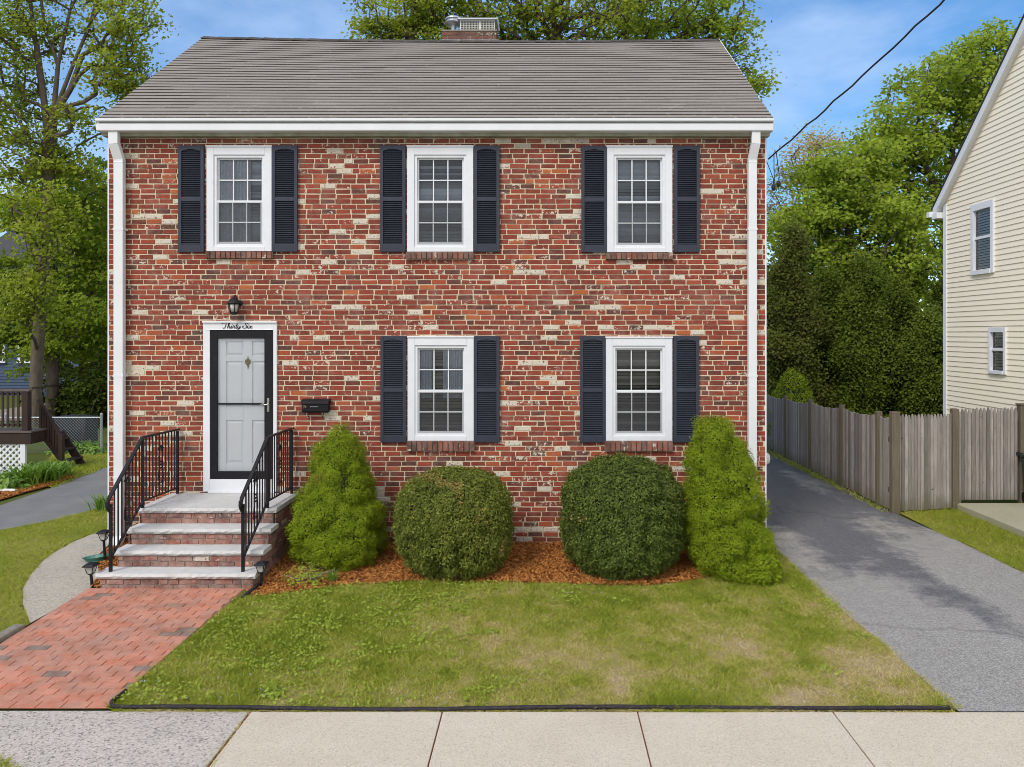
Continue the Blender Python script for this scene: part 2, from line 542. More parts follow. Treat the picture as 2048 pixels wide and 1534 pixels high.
def asphalt_mat():
    m, nt, b, _ = newmat('worn asphalt')
    co = objco(nt)
    st = objco(nt, (1.0, 0.33, 1.0))
    f1 = noise(nt, 0.95, 5, 0.6, st)
    # soft shadow painted down the middle and far drive, with old sealer patches
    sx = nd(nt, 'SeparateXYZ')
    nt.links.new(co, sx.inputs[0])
    # painted shadow band: centre line x = 4.75 + 0.10*(y+1)
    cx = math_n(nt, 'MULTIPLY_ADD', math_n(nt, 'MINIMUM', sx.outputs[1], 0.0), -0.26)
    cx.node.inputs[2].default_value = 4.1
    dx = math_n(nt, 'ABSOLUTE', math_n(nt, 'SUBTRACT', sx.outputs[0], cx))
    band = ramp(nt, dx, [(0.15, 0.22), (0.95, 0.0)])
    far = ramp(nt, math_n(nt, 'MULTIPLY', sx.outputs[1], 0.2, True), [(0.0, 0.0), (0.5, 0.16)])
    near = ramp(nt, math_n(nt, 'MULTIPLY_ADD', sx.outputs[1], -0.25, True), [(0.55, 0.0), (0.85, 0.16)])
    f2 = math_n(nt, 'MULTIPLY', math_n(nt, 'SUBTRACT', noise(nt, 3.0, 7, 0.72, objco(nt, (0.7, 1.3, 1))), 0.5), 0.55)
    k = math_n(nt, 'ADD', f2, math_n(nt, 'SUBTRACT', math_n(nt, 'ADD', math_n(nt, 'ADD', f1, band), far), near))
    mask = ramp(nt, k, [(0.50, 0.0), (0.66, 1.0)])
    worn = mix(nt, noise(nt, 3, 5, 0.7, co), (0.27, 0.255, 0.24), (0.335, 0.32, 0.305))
    seal_shadow = mix(nt, noise(nt, 5, 5, 0.7, st), (0.11, 0.108, 0.12), (0.16, 0.157, 0.165))
    c = mix(nt, mask, worn, seal_shadow)
    vo = nd(nt, 'TexVoronoi')
    vo.inputs['Scale'].default_value = 95
    nt.links.new(co, vo.inputs['Vector'])
    sp = nd(nt, 'SeparateColor')
    nt.links.new(vo.outputs['Color'], sp.inputs[0])
    spk = ramp(nt, sp.outputs[0], [(0.0, 0.66), (0.55, 0.98), (1.0, 1.3)])
    c = mix(nt, 1.0, c, spk, 'MULTIPLY')
    # hairline cracks and oil spots
    wv = nd(nt, 'VectorMath', operation='ADD')
    nn = nd(nt, 'TexNoise')
    nn.inputs['Scale'].default_value = 1.6
    nn.inputs['Detail'].default_value = 3
    nt.links.new(co, nn.inputs['Vector'])
    sc_ = nd(nt, 'VectorMath', operation='SCALE')
    sc_.inputs['Scale'].default_value = 0.35
    nt.links.new(nn.outputs['Color'], sc_.inputs[0])
    nt.links.new(co, wv.inputs[0])
    nt.links.new(sc_.outputs[0], wv.inputs[1])
    cr = nd(nt, 'TexVoronoi', feature='DISTANCE_TO_EDGE')
    cr.inputs['Scale'].default_value = 0.22
    nt.links.new(wv.outputs[0], cr.inputs['Vector'])
    crk = ramp(nt, cr.outputs['Distance'], [(0.0, 0.3), (0.005, 0.0)])
    c = mix(nt, crk, c, (0.05, 0.05, 0.045))
    oil = ramp(nt, noise(nt, 2.4, 3, 0.5, co), [(0.70, 0.0), (0.80, 0.3)])
    c = mix(nt, oil, c, (0.09, 0.088, 0.09))
    nt.links.new(c, b.inputs['Base Color'])
    b.inputs['Roughness'].default_value = 0.95
    b.inputs['Specular IOR Level'].default_value = 0.15
    bump(nt, b, sp.outputs[1], 0.6, 0.006)
    return m


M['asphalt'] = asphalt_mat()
M['asphalt_far'] = pmat('grey asphalt', (0.17, 0.165, 0.165), (0.235, 0.225, 0.22), 1.6, 0.95, 0.8, 60, 0.1)


def concrete_mat(name, c1, c2, speck=0.5, agg=90.0, dirt=(0.2, 0.18, 0.14)):
    m, nt, b, _ = newmat(name)
    co = objco(nt)
    c = mix(nt, ramp(nt, noise(nt, 1.6, 6, 0.65, co), [(0.3, 0.0), (0.7, 1.0)]), c1, c2)
    vo = nd(nt, 'TexVoronoi')
    vo.inputs['Scale'].default_value = agg
    nt.links.new(co, vo.inputs['Vector'])
    sp = nd(nt, 'SeparateColor')
    nt.links.new(vo.outputs['Color'], sp.inputs[0])
    s = ramp(nt, sp.outputs[0], [(0.0, 1 - speck), (0.25, 1 - speck * 0.25), (0.8, 1.0), (1.0, 1 + speck * 0.25)])
    c = mix(nt, 1.0, c, s, 'MULTIPLY')
    spots = ramp(nt, noise(nt, 26, 4, 0.8, co), [(0.68, 0.0), (0.76, 0.5)])
    c = mix(nt, spots, c, dirt)
    nt.links.new(c, b.inputs['Base Color'])
    b.inputs['Roughness'].default_value = 0.92
    b.inputs['Specular IOR Level'].default_value = 0.15
    bump(nt, b, sp.outputs[1], 0.35 if speck < 0.4 else 0.9, 0.004)
    return m


M['concrete'] = concrete_mat('warm concrete', (0.56, 0.48, 0.38), (0.63, 0.55, 0.45), 0.28, 130)
M['aggregate'] = concrete_mat('exposed aggregate', (0.575, 0.51, 0.455), (0.49, 0.44, 0.395), 0.6, 80)
M['walk'] = concrete_mat('old walkway concrete', (0.52, 0.455, 0.37), (0.44, 0.395, 0.33), 0.5, 90)
M['pad'] = concrete_mat('concrete pad', (0.42, 0.39, 0.29), (0.36, 0.35, 0.25), 0.3, 110)


def shingle_mat():
    m, nt, b, _ = newmat('grey asphalt shingles')
    co = objco(nt)
    base = ramp(nt, math_n(nt, 'MULTIPLY_ADD', attr_n(nt), 0.5), [(0, (0.06, 0.054, 0.05)), (.45, (0.07, 0.062, 0.058)), (0.5, (0.265, 0.235, 0.21)), (0.75, (0.305, 0.272, 0.245)), (1, (0.345, 0.31, 0.285))])
    [l for l in nt.links if l.to_node.type == 'VALTORGB'][0].from_node.inputs[2].default_value = 0.5
    n = noise(nt, 120, 4, 0.7, co)
    c = mix(nt, ramp(nt, n, [(0.3, 0.0), (0.75, 1.0)]), base, mix(nt, 0.35, base, (0.05, 0.045, 0.04)))
    big = ramp(nt, noise(nt, 1.1, 5, 0.6, co), [(0.35, 0.0), (0.7, 0.35)])
    c = mix(nt, big, c, (0.20, 0.175, 0.16))
    # lichen, thicker on the lowest courses
    sx = nd(nt, 'SeparateXYZ')
    nt.links.new(co, sx.inputs[0])
    low = ramp(nt, math_n(nt, 'MULTIPLY_ADD', sx.outputs[1], 0.8, True), [(0.0, 0.10), (0.5, 0.02), (1.0, 0.0)])
    k = math_n(nt, 'ADD', noise(nt, 13, 7, 0.75, co), low)
    lich = ramp(nt, k, [(0.60, 0.0), (0.72, 0.75)])
    c = mix(nt, lich, c, (0.42, 0.40, 0.33))
    nt.links.new(c, b.inputs['Base Color'])
    b.inputs['Roughness'].default_value = 0.95
    b.inputs['Specular IOR Level'].default_value = 0.15
    bump(nt, b, n, 0.5, 0.004)
    return m


M['shingle'] = shingle_mat()


def wood_mat(name, c1, c2, moss=0.0):
    m, nt, b, _ = newmat(name)
    co = objco(nt, (1, 1, 0.06))
    n = noise(nt, 55, 6, 0.7, co)
    c = mix(nt, ramp(nt, n, [(0.3, 0.0), (0.7, 1.0)]), c1, c2)
    k = math_n(nt, 'MULTIPLY_ADD', attr_n(nt), 0.75)
    k.node.inputs[2].default_value = 0.60
    c = mix(nt, 1.0, c, k, 'MULTIPLY')
    co2 = objco(nt)
    st = ramp(nt, noise(nt, 2.5, 6, 0.7, co2), [(0.45, 0.0), (0.75, 0.55)])
    c = mix(nt, st, c, tuple(x * 0.55 for x in c1))
    kn = ramp(nt, noise(nt, 16, 2, 0.5, co2), [(0.72, 0.0), (0.76, 0.8)])
    c = mix(nt, kn, c, (0.05, 0.04, 0.035))
    if moss:
        sx = nd(nt, 'SeparateXYZ')
        nt.links.new(co2, sx.inputs[0])
        low = ramp(nt, math_n(nt, 'ADD', sx.outputs[2], math_n(nt, 'MULTIPLY', noise(nt, 6, 4, 0.6, co2), 0.3)), [(0.12, moss), (0.45, 0.0)])
        c = mix(nt, low, c, (0.10, 0.10, 0.045))
    nt.links.new(c, b.inputs['Base Color'])
    b.inputs['Roughness'].default_value = 0.9
    b.inputs['Specular IOR Level'].default_value = 0.15
    bump(nt, b, n, 0.5, 0.006)
    return m


M['fence_wood'] = wood_mat('weathered fence wood', (0.37, 0.33, 0.305), (0.20, 0.175, 0.16), 0.7)
M['post_wood'] = wood_mat('dark fence post', (0.20, 0.165, 0.12), (0.12, 0.098, 0.072), 0.6)


def siding_mat():
    m, nt, b, _ = newmat('cream clapboard')
    co = objco(nt)
    c = mix(nt, noise(nt, 0.7, 5, 0.6, co), (0.90, 0.80, 0.63), (0.93, 0.845, 0.70))
    k = ramp(nt, noise(nt, 2.2, 7, 0.75, objco(nt, (1, 0.5, 1.6))), [(0.60, 0.0), (0.78, 0.4)])
    c = mix(nt, k, c, (0.55, 0.52, 0.38))
    nt.links.new(c, b.inputs['Base Color'])
    b.inputs['Roughness'].default_value = 0.65
    b.inputs['Specular IOR Level'].default_value = 0.3
    return m


M['siding'] = siding_mat()


# ------------------------------------------------------------------ ground sheets
def sheet(name, poly, dz, mat, kind='structure'):
    import bmesh
    bm = bmesh.new()
    f = bm.faces.new([bm.verts.new((x, y, 0)) for x, y in poly])
    bmesh.ops.triangulate(bm, faces=[f])
    for yy in (0.0, -4.2):
        bmesh.ops.bisect_plane(bm, geom=bm.verts[:] + bm.edges[:] + bm.faces[:], plane_co=(0, yy, 0), plane_no=(0, 1, 0))
    for v in bm.verts:
        v.co.z = g(v.co.y) + dz
    bmesh.ops.recalc_face_normals(bm, faces=bm.faces)
    for f in bm.faces:
        if f.normal.z < 0:
            f.normal_flip()
    me = bpy.data.meshes.new(name)
    bm.to_mesh(me)
    bm.free()
    me.materials.append(mat)
    o = link(bpy.data.objects.new(name, me))
    return tag(o, kind=kind)


sheet('ground', [(-500, -60), (500, -60), (500, 700), (-500, 700)], -0.012, M['ground'])

# mulch bed along the front of the house
mulch_edge = [gp(*p) for p in ((503, 1197), (560, 1191), (640, 1180), (700, 1173), (800, 1167), (900, 1166), (1000, 1168), (1100, 1169), (1200, 1174),
                               (1300, 1174), (1370, 1167), (1430, 1156), (1490, 1155), (1540, 1135))]
mulch_poly = [(-3.3, -1.7)] + mulch_edge[:-1] + [(2.62, -1.0), (2.8, -0.5), (2.85, 0.05), (-3.3, 0.05)]
sheet('mulch_bed', mulch_poly, 0.010, M['mulch_base'])
mulch_left = [(-5.1, -1.6), (-4.93, -1.6), (-4.93, 0.05), (-5.75, 0.05), (-5.62, -0.6), (-5.3, -1.1)]
sheet('side_mulch', mulch_left, 0.010, M['mulch_base'])

# lawn grids
drive_left = [(3.28, -4.13), (3.22, -3.0), (3.10, -1.9), (3.08, -0.8), (3.06, 0.0), (3.06, 14)]
front_lawn = [(-3.46, -4.09), (3.26, -4.09)] + drive_left[1:4] + [(3.04, 0.0), (2.85, 0.0), (2.8, -0.5), (2.62, -1.0)] + mulch_edge[:-1][::-1] + [(-3.32, -1.72)]
walk_out = [gp(*p) for p in ((226, 1056), (190, 1068), (150, 1084), (115, 1103), (88, 1122), (62, 1150), (46, 1180), (46, 1212), (60, 1247))]
left_lawn = walk_out + [(-5.17, -2.58), (-5.17, -4.1), (-11, -4.1), (-11, 0.2)] + [gp(-60, 1075), gp(0, 1062), gp(100, 1043), gp(215, 1013), (-5.85, 1.6), (-5.85, 0.3)]
right_strip = [(5.62, 1.6), (5.60, 0.5), (5.72, -0.9), (5.95, -2.2), (6.6, -4.1), (12, -4.1), (12, -1.0), (8.1, -1.0), (8.1, -0.2), (6.6, -0.2), (6.62, 1.95), (5.62, 1.75)]
back_lawn = [gp(105, 978), gp(150, 960), gp(240, 925), (-8.0, 10), (-9.5, 10), gp(110, 905), gp(75, 940)]


def dryness(x, y):
    n = fbm(x, y, 0.7, 3) * 0.75 + fbm(x, y, 0.16, 5) * 0.8 - 0.46
    # drier towards the street and the drive, greener by the beds
    n += 0.08 * np.clip((-y - 2.4) / 1.4, -1, 1) + 0.06 * np.clip((x - 0.2) / 3, -1, 1) + .10 * (fbm(x, y, .07, 15) - .5)
    for (bx, by, r, s) in ((-0.1, -3.15, 0.55, 0.42), (1.9, -3.0, 0.35, 0.3), (0.5, -3.6, 0.5, 0.25), (-1.0, -2.6, .35, .2), (2.9, -3.4, 0.5, 0.35), (3.15, -2.6, 0.25, 0.4), (-1.5, -3.95, 0.6, 0.2),
                           (2.2, -3.98, 0.6, 0.3), (0.9, -2.6, 0.5, -0.1), (-2.6, -3.0, 0.9, -0.2), (1.0, -4.0, .25, -.5), (2.35, -3.5, .3, -.4), (0.35, -3.6, .2, -.3)):
        n += s * np.exp(-(((x - bx) ** 2 + (y - by) ** 2) / r ** 2))
    return np.clip(n, 0, 1)


def lawn_grid(name, poly, step, dz, dry):
    xs = [p[0] for p in poly]
    ys = [p[1] for p in poly]
    nx, ny = int((max(xs) - min(xs)) / step) + 1, int((max(ys) - min(ys)) / step) + 1
    gx, gy = np.meshgrid(min(xs) + np.arange(nx + 1) * step, min(ys) + np.arange(ny + 1) * step, indexing='ij')
    V = np.stack([gx, gy, gnp(gy) + dz + 0.02 * fbm(gx, gy, 0.3, 9)], -1).reshape(-1, 3)
    i, j = np.meshgrid(np.arange(nx), np.arange(ny), indexing='ij')
    i, j = i.ravel(), j.ravel()
    cxm, cym = min(xs) + (i + .5) * step, min(ys) + (j + .5) * step
    k = inside(cxm, cym, poly)
    i, j = i[k], j[k]
    s = ny + 1
    Fc = np.stack([i * s + j, (i + 1) * s + j, (i + 1) * s + j + 1, i * s + j + 1], -1)
    o = np_mesh(name, V, Fc, M['lawn'], pattr=dry(V[:, 0], V[:, 1]), smooth=True)
    return tag(o, kind='structure')


greenish = lambda x, y: np.clip(fbm(x, y, 0.8, 21) * 0.6 - 0.05, 0, 1)
lawn_grid('front_lawn', front_lawn, 0.05, 0.0, dryness)
lawn_grid('side_lawn', left_lawn, 0.08, 0.0, greenish)
lawn_grid('strip_lawn', right_strip, 0.08, 0.0, greenish)
lawn_grid('back_lawn', back_lawn, 0.12, 0.0, greenish)


def scatter(poly, n, rng):
    xs = [p[0] for p in poly]
    ys = [p[1] for p in poly]
    x = rng.uniform(min(xs), max(xs), n)
    y = rng.uniform(min(ys), max(ys), n)
    k = inside(x, y, poly)
    return x[k], y[k]


def blades(poly, n, h, w, dry, rng, tuft=0.5):
    x, y = scatter(poly, n, rng)
    d = dry(x, y)
    keep = rng.random(len(x)) > d * 0.35
    x, y, d = x[keep], y[keep], d[keep]
    tall = .5 * fbm(x, y, 0.35, 31) + .5 * fbm(x, y, 0.09, 33)
    hh = h * (0.5 + 1.1 * tall ** 1.5 * 2) * (1 - 0.5 * d) * rng.uniform(0.6, 1.3, len(x))
    ang = rng.uniform(0, 2 * PI, len(x))
    lean = rng.uniform(0.5, 1.9, len(x)) * (1 + .6 * d) * hh
    la = rng.uniform(0, 2 * PI, len(x))
    ww = w * rng.uniform(0.7, 1.3, len(x))
    z = gnp(y) + 0.006
    b1 = np.stack([x - np.cos(ang) * ww, y - np.sin(ang) * ww, z], -1)
    b2 = np.stack([x + np.cos(ang) * ww, y + np.sin(ang) * ww, z], -1)
    t = np.stack([x + np.cos(la) * lean, y + np.sin(la) * lean, z + hh], -1)
    V = np.stack([b1, b2, t], 1).reshape(-1, 3)
    col = np.clip(d * 0.95 + rng.normal(0.04, 0.19, len(x)) + .25 * (fbm(x, y, .05, 37) - .5), 0, 1)
    return V, col


rg = np.random.default_rng(5)
parts = [blades(front_lawn, 230000, 0.032, 0.0046, dryness, rg), blades(left_lawn, 150000, 0.032, 0.0045, greenish, rg),
         blades(right_strip, 90000, 0.035, 0.0045, greenish, rg), blades(back_lawn, 26000, 0.05, 0.008, greenish, rg),
         blades([(5.36, 1.75), (5.49, 1.75), (5.49, 10), (5.22, 10), (5.3, 5.0)], 2600, 0.05, 0.008, greenish, rg)]
# turf creeping over the lower left corner of the pavement
parts.append(blades([(-2.335, -4.12), (-2.275, -4.12), (-2.26, -5.4), (-2.325, -5.4)], 800, 0.012, 0.004, lambda x, y: np.clip(fbm(x, y, .2, 61) * 1.2, 0, 1), rg))
parts.append(blades([(-3.4, -4.095), (3.25, -4.105), (3.25, -4.135), (-3.4, -4.13)], 9000, 0.013, 0.0035, lambda x, y: np.clip(dryness(x, y) + .25, 0, 1), rg))
parts.append(blades([(3.2, -4.08), (3.34, -4.1), (3.22, -2.4), (3.16, -1.3), (3.06, -1.3), (3.1, -2.6)], 9000, 0.02, 0.004, lambda x, y: np.clip(dryness(x, y) + .3, 0, 1), rg))
parts.append(blades([(-4.6, -4.70), (-3.95, -4.74), (-3.72, -4.80), (-3.62, -4.88), (-3.5, -5.05), (-3.4, -5.4), (-4.6, -5.4)], 9000, 0.035, 0.004, greenish, rg))
V = np.concatenate([p[0] for p in parts])
cv = np.concatenate([p[1] for p in parts])
o = np_mesh('lawn_grass', V, np.arange(len(V)).reshape(-1, 3), M['blade'], attr=cv)
tag(o, 'short patchy grass blades growing on the lawns', 'grass', kind='stuff')


def frame_of(nrm, rng):
    nrm = nrm / (np.linalg.norm(nrm, axis=1, keepdims=True) + 1e-9)
    r = rng.normal(size=nrm.shape)
    t = r - nrm * np.sum(r * nrm, 1, keepdims=True)
    t /= np.linalg.norm(t, axis=1, keepdims=True) + 1e-9
    b = np.cross(nrm, t)
    return nrm, t, b


def leaf_quads(c, nrm, L, W, rng, fold=0.15):
    nrm, t, b = frame_of(nrm, rng)
    L = np.broadcast_to(np.asarray(L, float), (len(c),))[:, None]
    W = np.broadcast_to(np.asarray(W, float), (len(c),))[:, None]
    v0 = c - t * L * .5
    v1 = c + b * W * .5 - t * L * 0.05 + nrm * W * fold
    v2 = c + t * L * .5
    v3 = c - b * W * .5 - t * L * 0.05 + nrm * W * fold
    V = np.stack([v0, v1, v2, v3], 1).reshape(-1, 3)
    return V, np.arange(len(V)).reshape(-1, 4)


# weeds and violets in the lawn (uncountable ground cover)
x, y = scatter(front_lawn, 30000, rg)
dens = fbm(x, y, 0.28, 41) + rg.normal(0, .06, len(x)) + 0.20 * np.clip((-x - 0.6) / 2, -0.7, 1) + 0.10 * np.clip((y + 2.4), -1, 0.5)
k = dens > 0.60
x, y = x[k], y[k]
c = np.stack([x, y, gnp(y) + rg.uniform(0.025, 0.055, len(x))], -1)
nr = np.stack([rg.normal(0, .45, len(x)), rg.normal(-0.2, .45, len(x)), np.ones(len(x))], -1)
V, Fc = leaf_quads(c, nr, rg.uniform(0.016, 0.040, len(x)), rg.uniform(0.013, 0.032, len(x)), rg)
o = np_mesh('lawn_weeds', V, Fc, M['weed'], attr=rg.random(len(Fc)) * 0.93)
tag(o, 'broad leaved weeds spread through the lawn', 'ground cover', kind='stuff')
x, y = scatter(front_lawn, 500, rg)
k = fbm(x, y, 0.5, 77) > 0.60
x, y = x[k], y[k]
c = np.stack([x, y, gnp(y) + 0.05], -1)
V, Fc = leaf_quads(c, np.tile((0, -0.5, 1.0), (len(x), 1)) + rg.normal(0, .4, (len(x), 3)), 0.014, 0.013, rg)
o = np_mesh('lawn_violets', V, Fc, M['flower'], attr=rg.random(len(Fc)))
tag(o, 'tiny pale violets dotted through the lawn', 'flowers', kind='stuff')

# mulch chips
pc = []
deck_bed = [gp(-80, 1010), gp(0, 1002), gp(50, 987), gp(110, 971), gp(150, 956), gp(135, 950), gp(60, 968), gp(0, 980), gp(-80, 985)]
for poly, n in ((mulch_poly, 42000), (mulch_left, 5000), (deck_bed, 9000)):
    x, y = scatter(poly, n, rg)
    c = np.stack([x, y, gnp(y) + 0.016 + 0.02 * fbm(x, y, 0.4, 8) + rg.uniform(0, .012, len(x))], -1)
    nr = np.stack([rg.normal(0, .5, len(x)), rg.normal(-.1, .5, len(x)), np.ones(len(x))], -1)
    pc.append(leaf_quads(c, nr, rg.uniform(0.025, 0.06, len(x)), rg.uniform(0.010, 0.022, len(x)), rg))
V = np.concatenate([p[0] for p in pc])
o = np_mesh('bark_mulch', V, np.arange(len(V)).reshape(-1, 4), M['chip'], attr=np.clip(rg.beta(2, 2.2, len(V) // 4), 0, 1))
tag(o, 'orange brown bark mulch in the shrub bed', 'mulch', kind='stuff')

# ------------------------------------------------------------------ drives, paths, pavement
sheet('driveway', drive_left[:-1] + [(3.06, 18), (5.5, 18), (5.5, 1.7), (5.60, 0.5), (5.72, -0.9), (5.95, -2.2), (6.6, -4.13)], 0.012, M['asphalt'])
sheet('neighbour_driveway', [gp(-700, 1130), gp(-60, 1075), gp(0, 1062), gp(100, 1043), gp(215, 1013), (-6.3, 2.2), (-6.0, 4.0), (-6.0, 12), (-8.2, 12),
                             gp(240, 925), gp(190, 944), gp(100, 978), gp(0, 1012), gp(-300, 1100)], 0.010, M['asphalt_far'])
sheet('walkway', walk_out + [gp(60, 1249), gp(130, 1211), gp(190, 1184), (-5.05, -1.62), (-5.1, -1.55), (-5.33, -1.05), (-5.66, -0.55), (-5.8, 0.0), gp(226, 1056)][:-1], 0.014, M['walk'])


def tile_bricks(rects, zfn, mat, name, parent=None, depth=0.008):
    pass


def paver_path():
    V, Fc, a, w = [], [], [], []
    y = -4.085
    row = 0
    while y < -1.62:
        y1 = min(y + 0.098, -1.6)
        x = -5.12 + (0 if row % 2 else -0.1) + random.uniform(-.015, .015)
        while x < -3.36:
            L = 0.203 * random.uniform(0.97, 1.03)
            xl, xr = max(x, -5.12), min(x + L - 0.0055, -3.36 - 0.1 * max(0, (-y - 1.7) / 2.4))
            if xr - xl > 0.03:
                n = len(V)
                dz = 0.018 + random.uniform(-.0009, .0009)
                tl = random.uniform(-.0007, .0007)
                e, e2 = 0.003, 0.0012
                for (px_, py_, ez) in ((xl, y, -.006), (xr, y, -.006), (xr, y1 - .0015, -.006), (xl, y1 - .0015, -.006),
                                       (xl + e, y + e2, 0), (xr - e, y + e2, 0), (xr - e, y1 - .0015 - e2, 0), (xl + e, y1 - .0015 - e2, 0)):
                    V.append((px_, py_, g(py_) + dz + ez + tl * (1 if px_ > (xl + xr) / 2 else -1)))
                for f in ((4, 5, 6, 7), (0, 1, 5, 4), (1, 2, 6, 5), (2, 3, 7, 6), (3, 0, 4, 7)):
                    Fc.append([n + q for q in f])
                r1, r2 = random.random(), random.random()
                a += [r1] * 5
                w += [r2] * 5
            x += L
        y = y1
        row += 1
    o = np_mesh('brick_path', V, Fc, M['paver'], attr={'v': a, 'w': w})
    tag(o, kind='structure')


paver_path()
sheet('path_joints', [(-5.13, -4.09), (-3.44, -4.09), (-3.34, -1.6), (-5.13, -1.6)], 0.008, M['joint_sand'])

# pavement: separate slabs with open joints
sheet('pavement_base', [(-30, -4.12), (30, -4.12), (30, -5.7), (-30, -5.7)], -0.004, M['mulch_base'])
pv = MB()
xs = [-30] + [2.29 + 1.54 * k for k in range(-2, 12)]
joints = [-2.30, -0.79, 0.75, 2.29] + [2.29 + 1.54 * k for k in range(1, 10)]
for a_, b_ in zip(joints[:-1], joints[1:]):
    dzz = random.uniform(-.002, .002)
    pv.box(a_ + .005, b_ - .005, -5.6, -4.125, g(-4.2) - 0.09, g(-4.2) + 0.010 + dzz)
o = pv.build('pavement', M['concrete'], bevel=0.006)
tag(o, kind='structure')
pv = MB()
for k in range(8):
    pv.box(-2.31 - (k + 1) * 2.4 + 0.006, -2.31 - k * 2.4 - .006, -5.6, -4.105, g(-4.2) - 0.09, g(-4.2) + 0.009)
o = pv.build('old_pavement', M['aggregate'], bevel=0.006)
tag(o, kind='structure')
o = MB().box(-40, 40, -6.9, -6.75, -0.32, -0.16).build('street_kerb', M['kerbstone'], bevel=.01)
tag(o, kind='structure')
sheet('street', [(-60, -6.9), (60, -6.9), (60, -16), (-60, -16)], 0.0, M['asphalt_far'])
# grass tufts in the joint
o = MB()
pad = MB().box(6.65, 8.1, -3.2, 2.0, -0.2, 0.10).build('concrete_pad', M['pad'], bevel=0.012)
tag(pad, kind='structure')

# lawn edging strip and kerb
ed = MB()
pts = [(-3.44, -3.85, g(-3.85) + .03), (-3.46, -4.02, g(-4.02) + .03), (-3.42, -4.085, g(-4.085) + .03)]
for i in range(60):
    x_ = -3.35 + i * (3.22 + 3.35) / 59
    pts.append((x_, -4.095 + 0.012 * math.sin(x_ * 1.3) + random.uniform(-.003, .003), g(-4.1) + 0.022 + 0.006 * math.sin(x_ * 2.1 + 1)))
ed.tube(pts, 0.016, 8)
o = ed.build('lawn_edging', M['edging'], smooth=True)
tag(o, 'thin black edging strip between the front lawn and the pavement', 'edging')
ed = MB()
pts = [(-3.215, -1.58, g(-1.6) + .06), (-3.225, -1.68, g(-1.7) + .05), (-3.25, -1.78, g(-1.8) + .035), (-3.28, -1.87, g(-1.9) + .02)]
ed.tube(pts, 0.02, 8)
o = ed.build('edging_end', M['edging'], smooth=True)
tag(o, 'short curled end of black edging at the right corner of the steps', 'edging')
kb = MB()
for i in range(3):
    y0 = -4.05 + i * 0.49
    kb.box(-5.26 + .012 * random.random(), -5.14, y0, y0 + 0.48, g(y0) - .1, g(y0 + .25) + 0.075 - .01 * i)
o = kb.build('kerb_stone', M['kerbstone'], bevel=0.018)
tag(o, 'low mossy concrete kerb between the left lawn and the brick path', 'kerb')

# ------------------------------------------------------------------ THE BRICK HOUSE
XL, XR = -5.82, 2.99
ZT = 5.49
RIDGE_Y, RIDGE_Z, EAVE_Y, EAVE_Z = 2.85, 7.92, -0.20, 5.655
DEPTH = 5.7
house = thing('brick_house', (-1.4, 2.8, 0), 'two storey red brick house with a grey shingle roof and navy shutters', 'house')


def fx(px):
    return (px - CX) / 149.0


def fz(py):
    return CZ - (py - CY) / 149.0


WINS = [(fx(415), fx(545), fz(503), fz(292), 'blind', 0.0), (fx(815), fx(947), fz(504), fz(292), 'blind', 0.3), (fx(1213), fx(1344), fz(505), fz(292), 'blind', 0.6),
        (fx(816), fx(948), fz(881), fz(672), 'blind_warm', 0.2), (fx(1211), fx(1344), fz(881), fz(673), 'blind_warm', 0.8)]
DOOR = (fx(408), fx(555), 0.69, fz(642))
OPEN = [(w[0], w[1], w[2], w[3]) for w in WINS] + [DOOR]


def rect_minus(rect, holes):
    """split a rectangle of the wall around the openings"""
    xs = sorted({rect[0], rect[1]} | {v for h in holes for v in h[:2] if rect[0] < v < rect[1]})
    zs = sorted({rect[2], rect[3]} | {v for h in holes for v in h[2:] if rect[2] < v < rect[3]})
    for a0, a1 in zip(xs[:-1], xs[1:]):
        for b0, b1 in zip(zs[:-1], zs[1:]):
            mx, mz = (a0 + a1) / 2, (b0 + b1) / 2
            if not any(h[0] < mx < h[1] and h[2] < mz < h[3] for h in holes):
                yield a0, a1, b0, b1


# the openings are a little smaller than the casings that cover them
HOLES = [(h[0] + .03, h[1] - .03, h[2] + .03 if i < 5 else h[2] - 1, h[3] - .03) for i, h in enumerate(OPEN)]
wall = MB()
for a0, a1, b0, b1 in rect_minus((XL, XR, -0.12, ZT + 0.1), HOLES):
    wall.box(a0, a1, 0.0025, 0.10, b0, b1)
wall_o = wall.build('wall', M['mortar'], house)


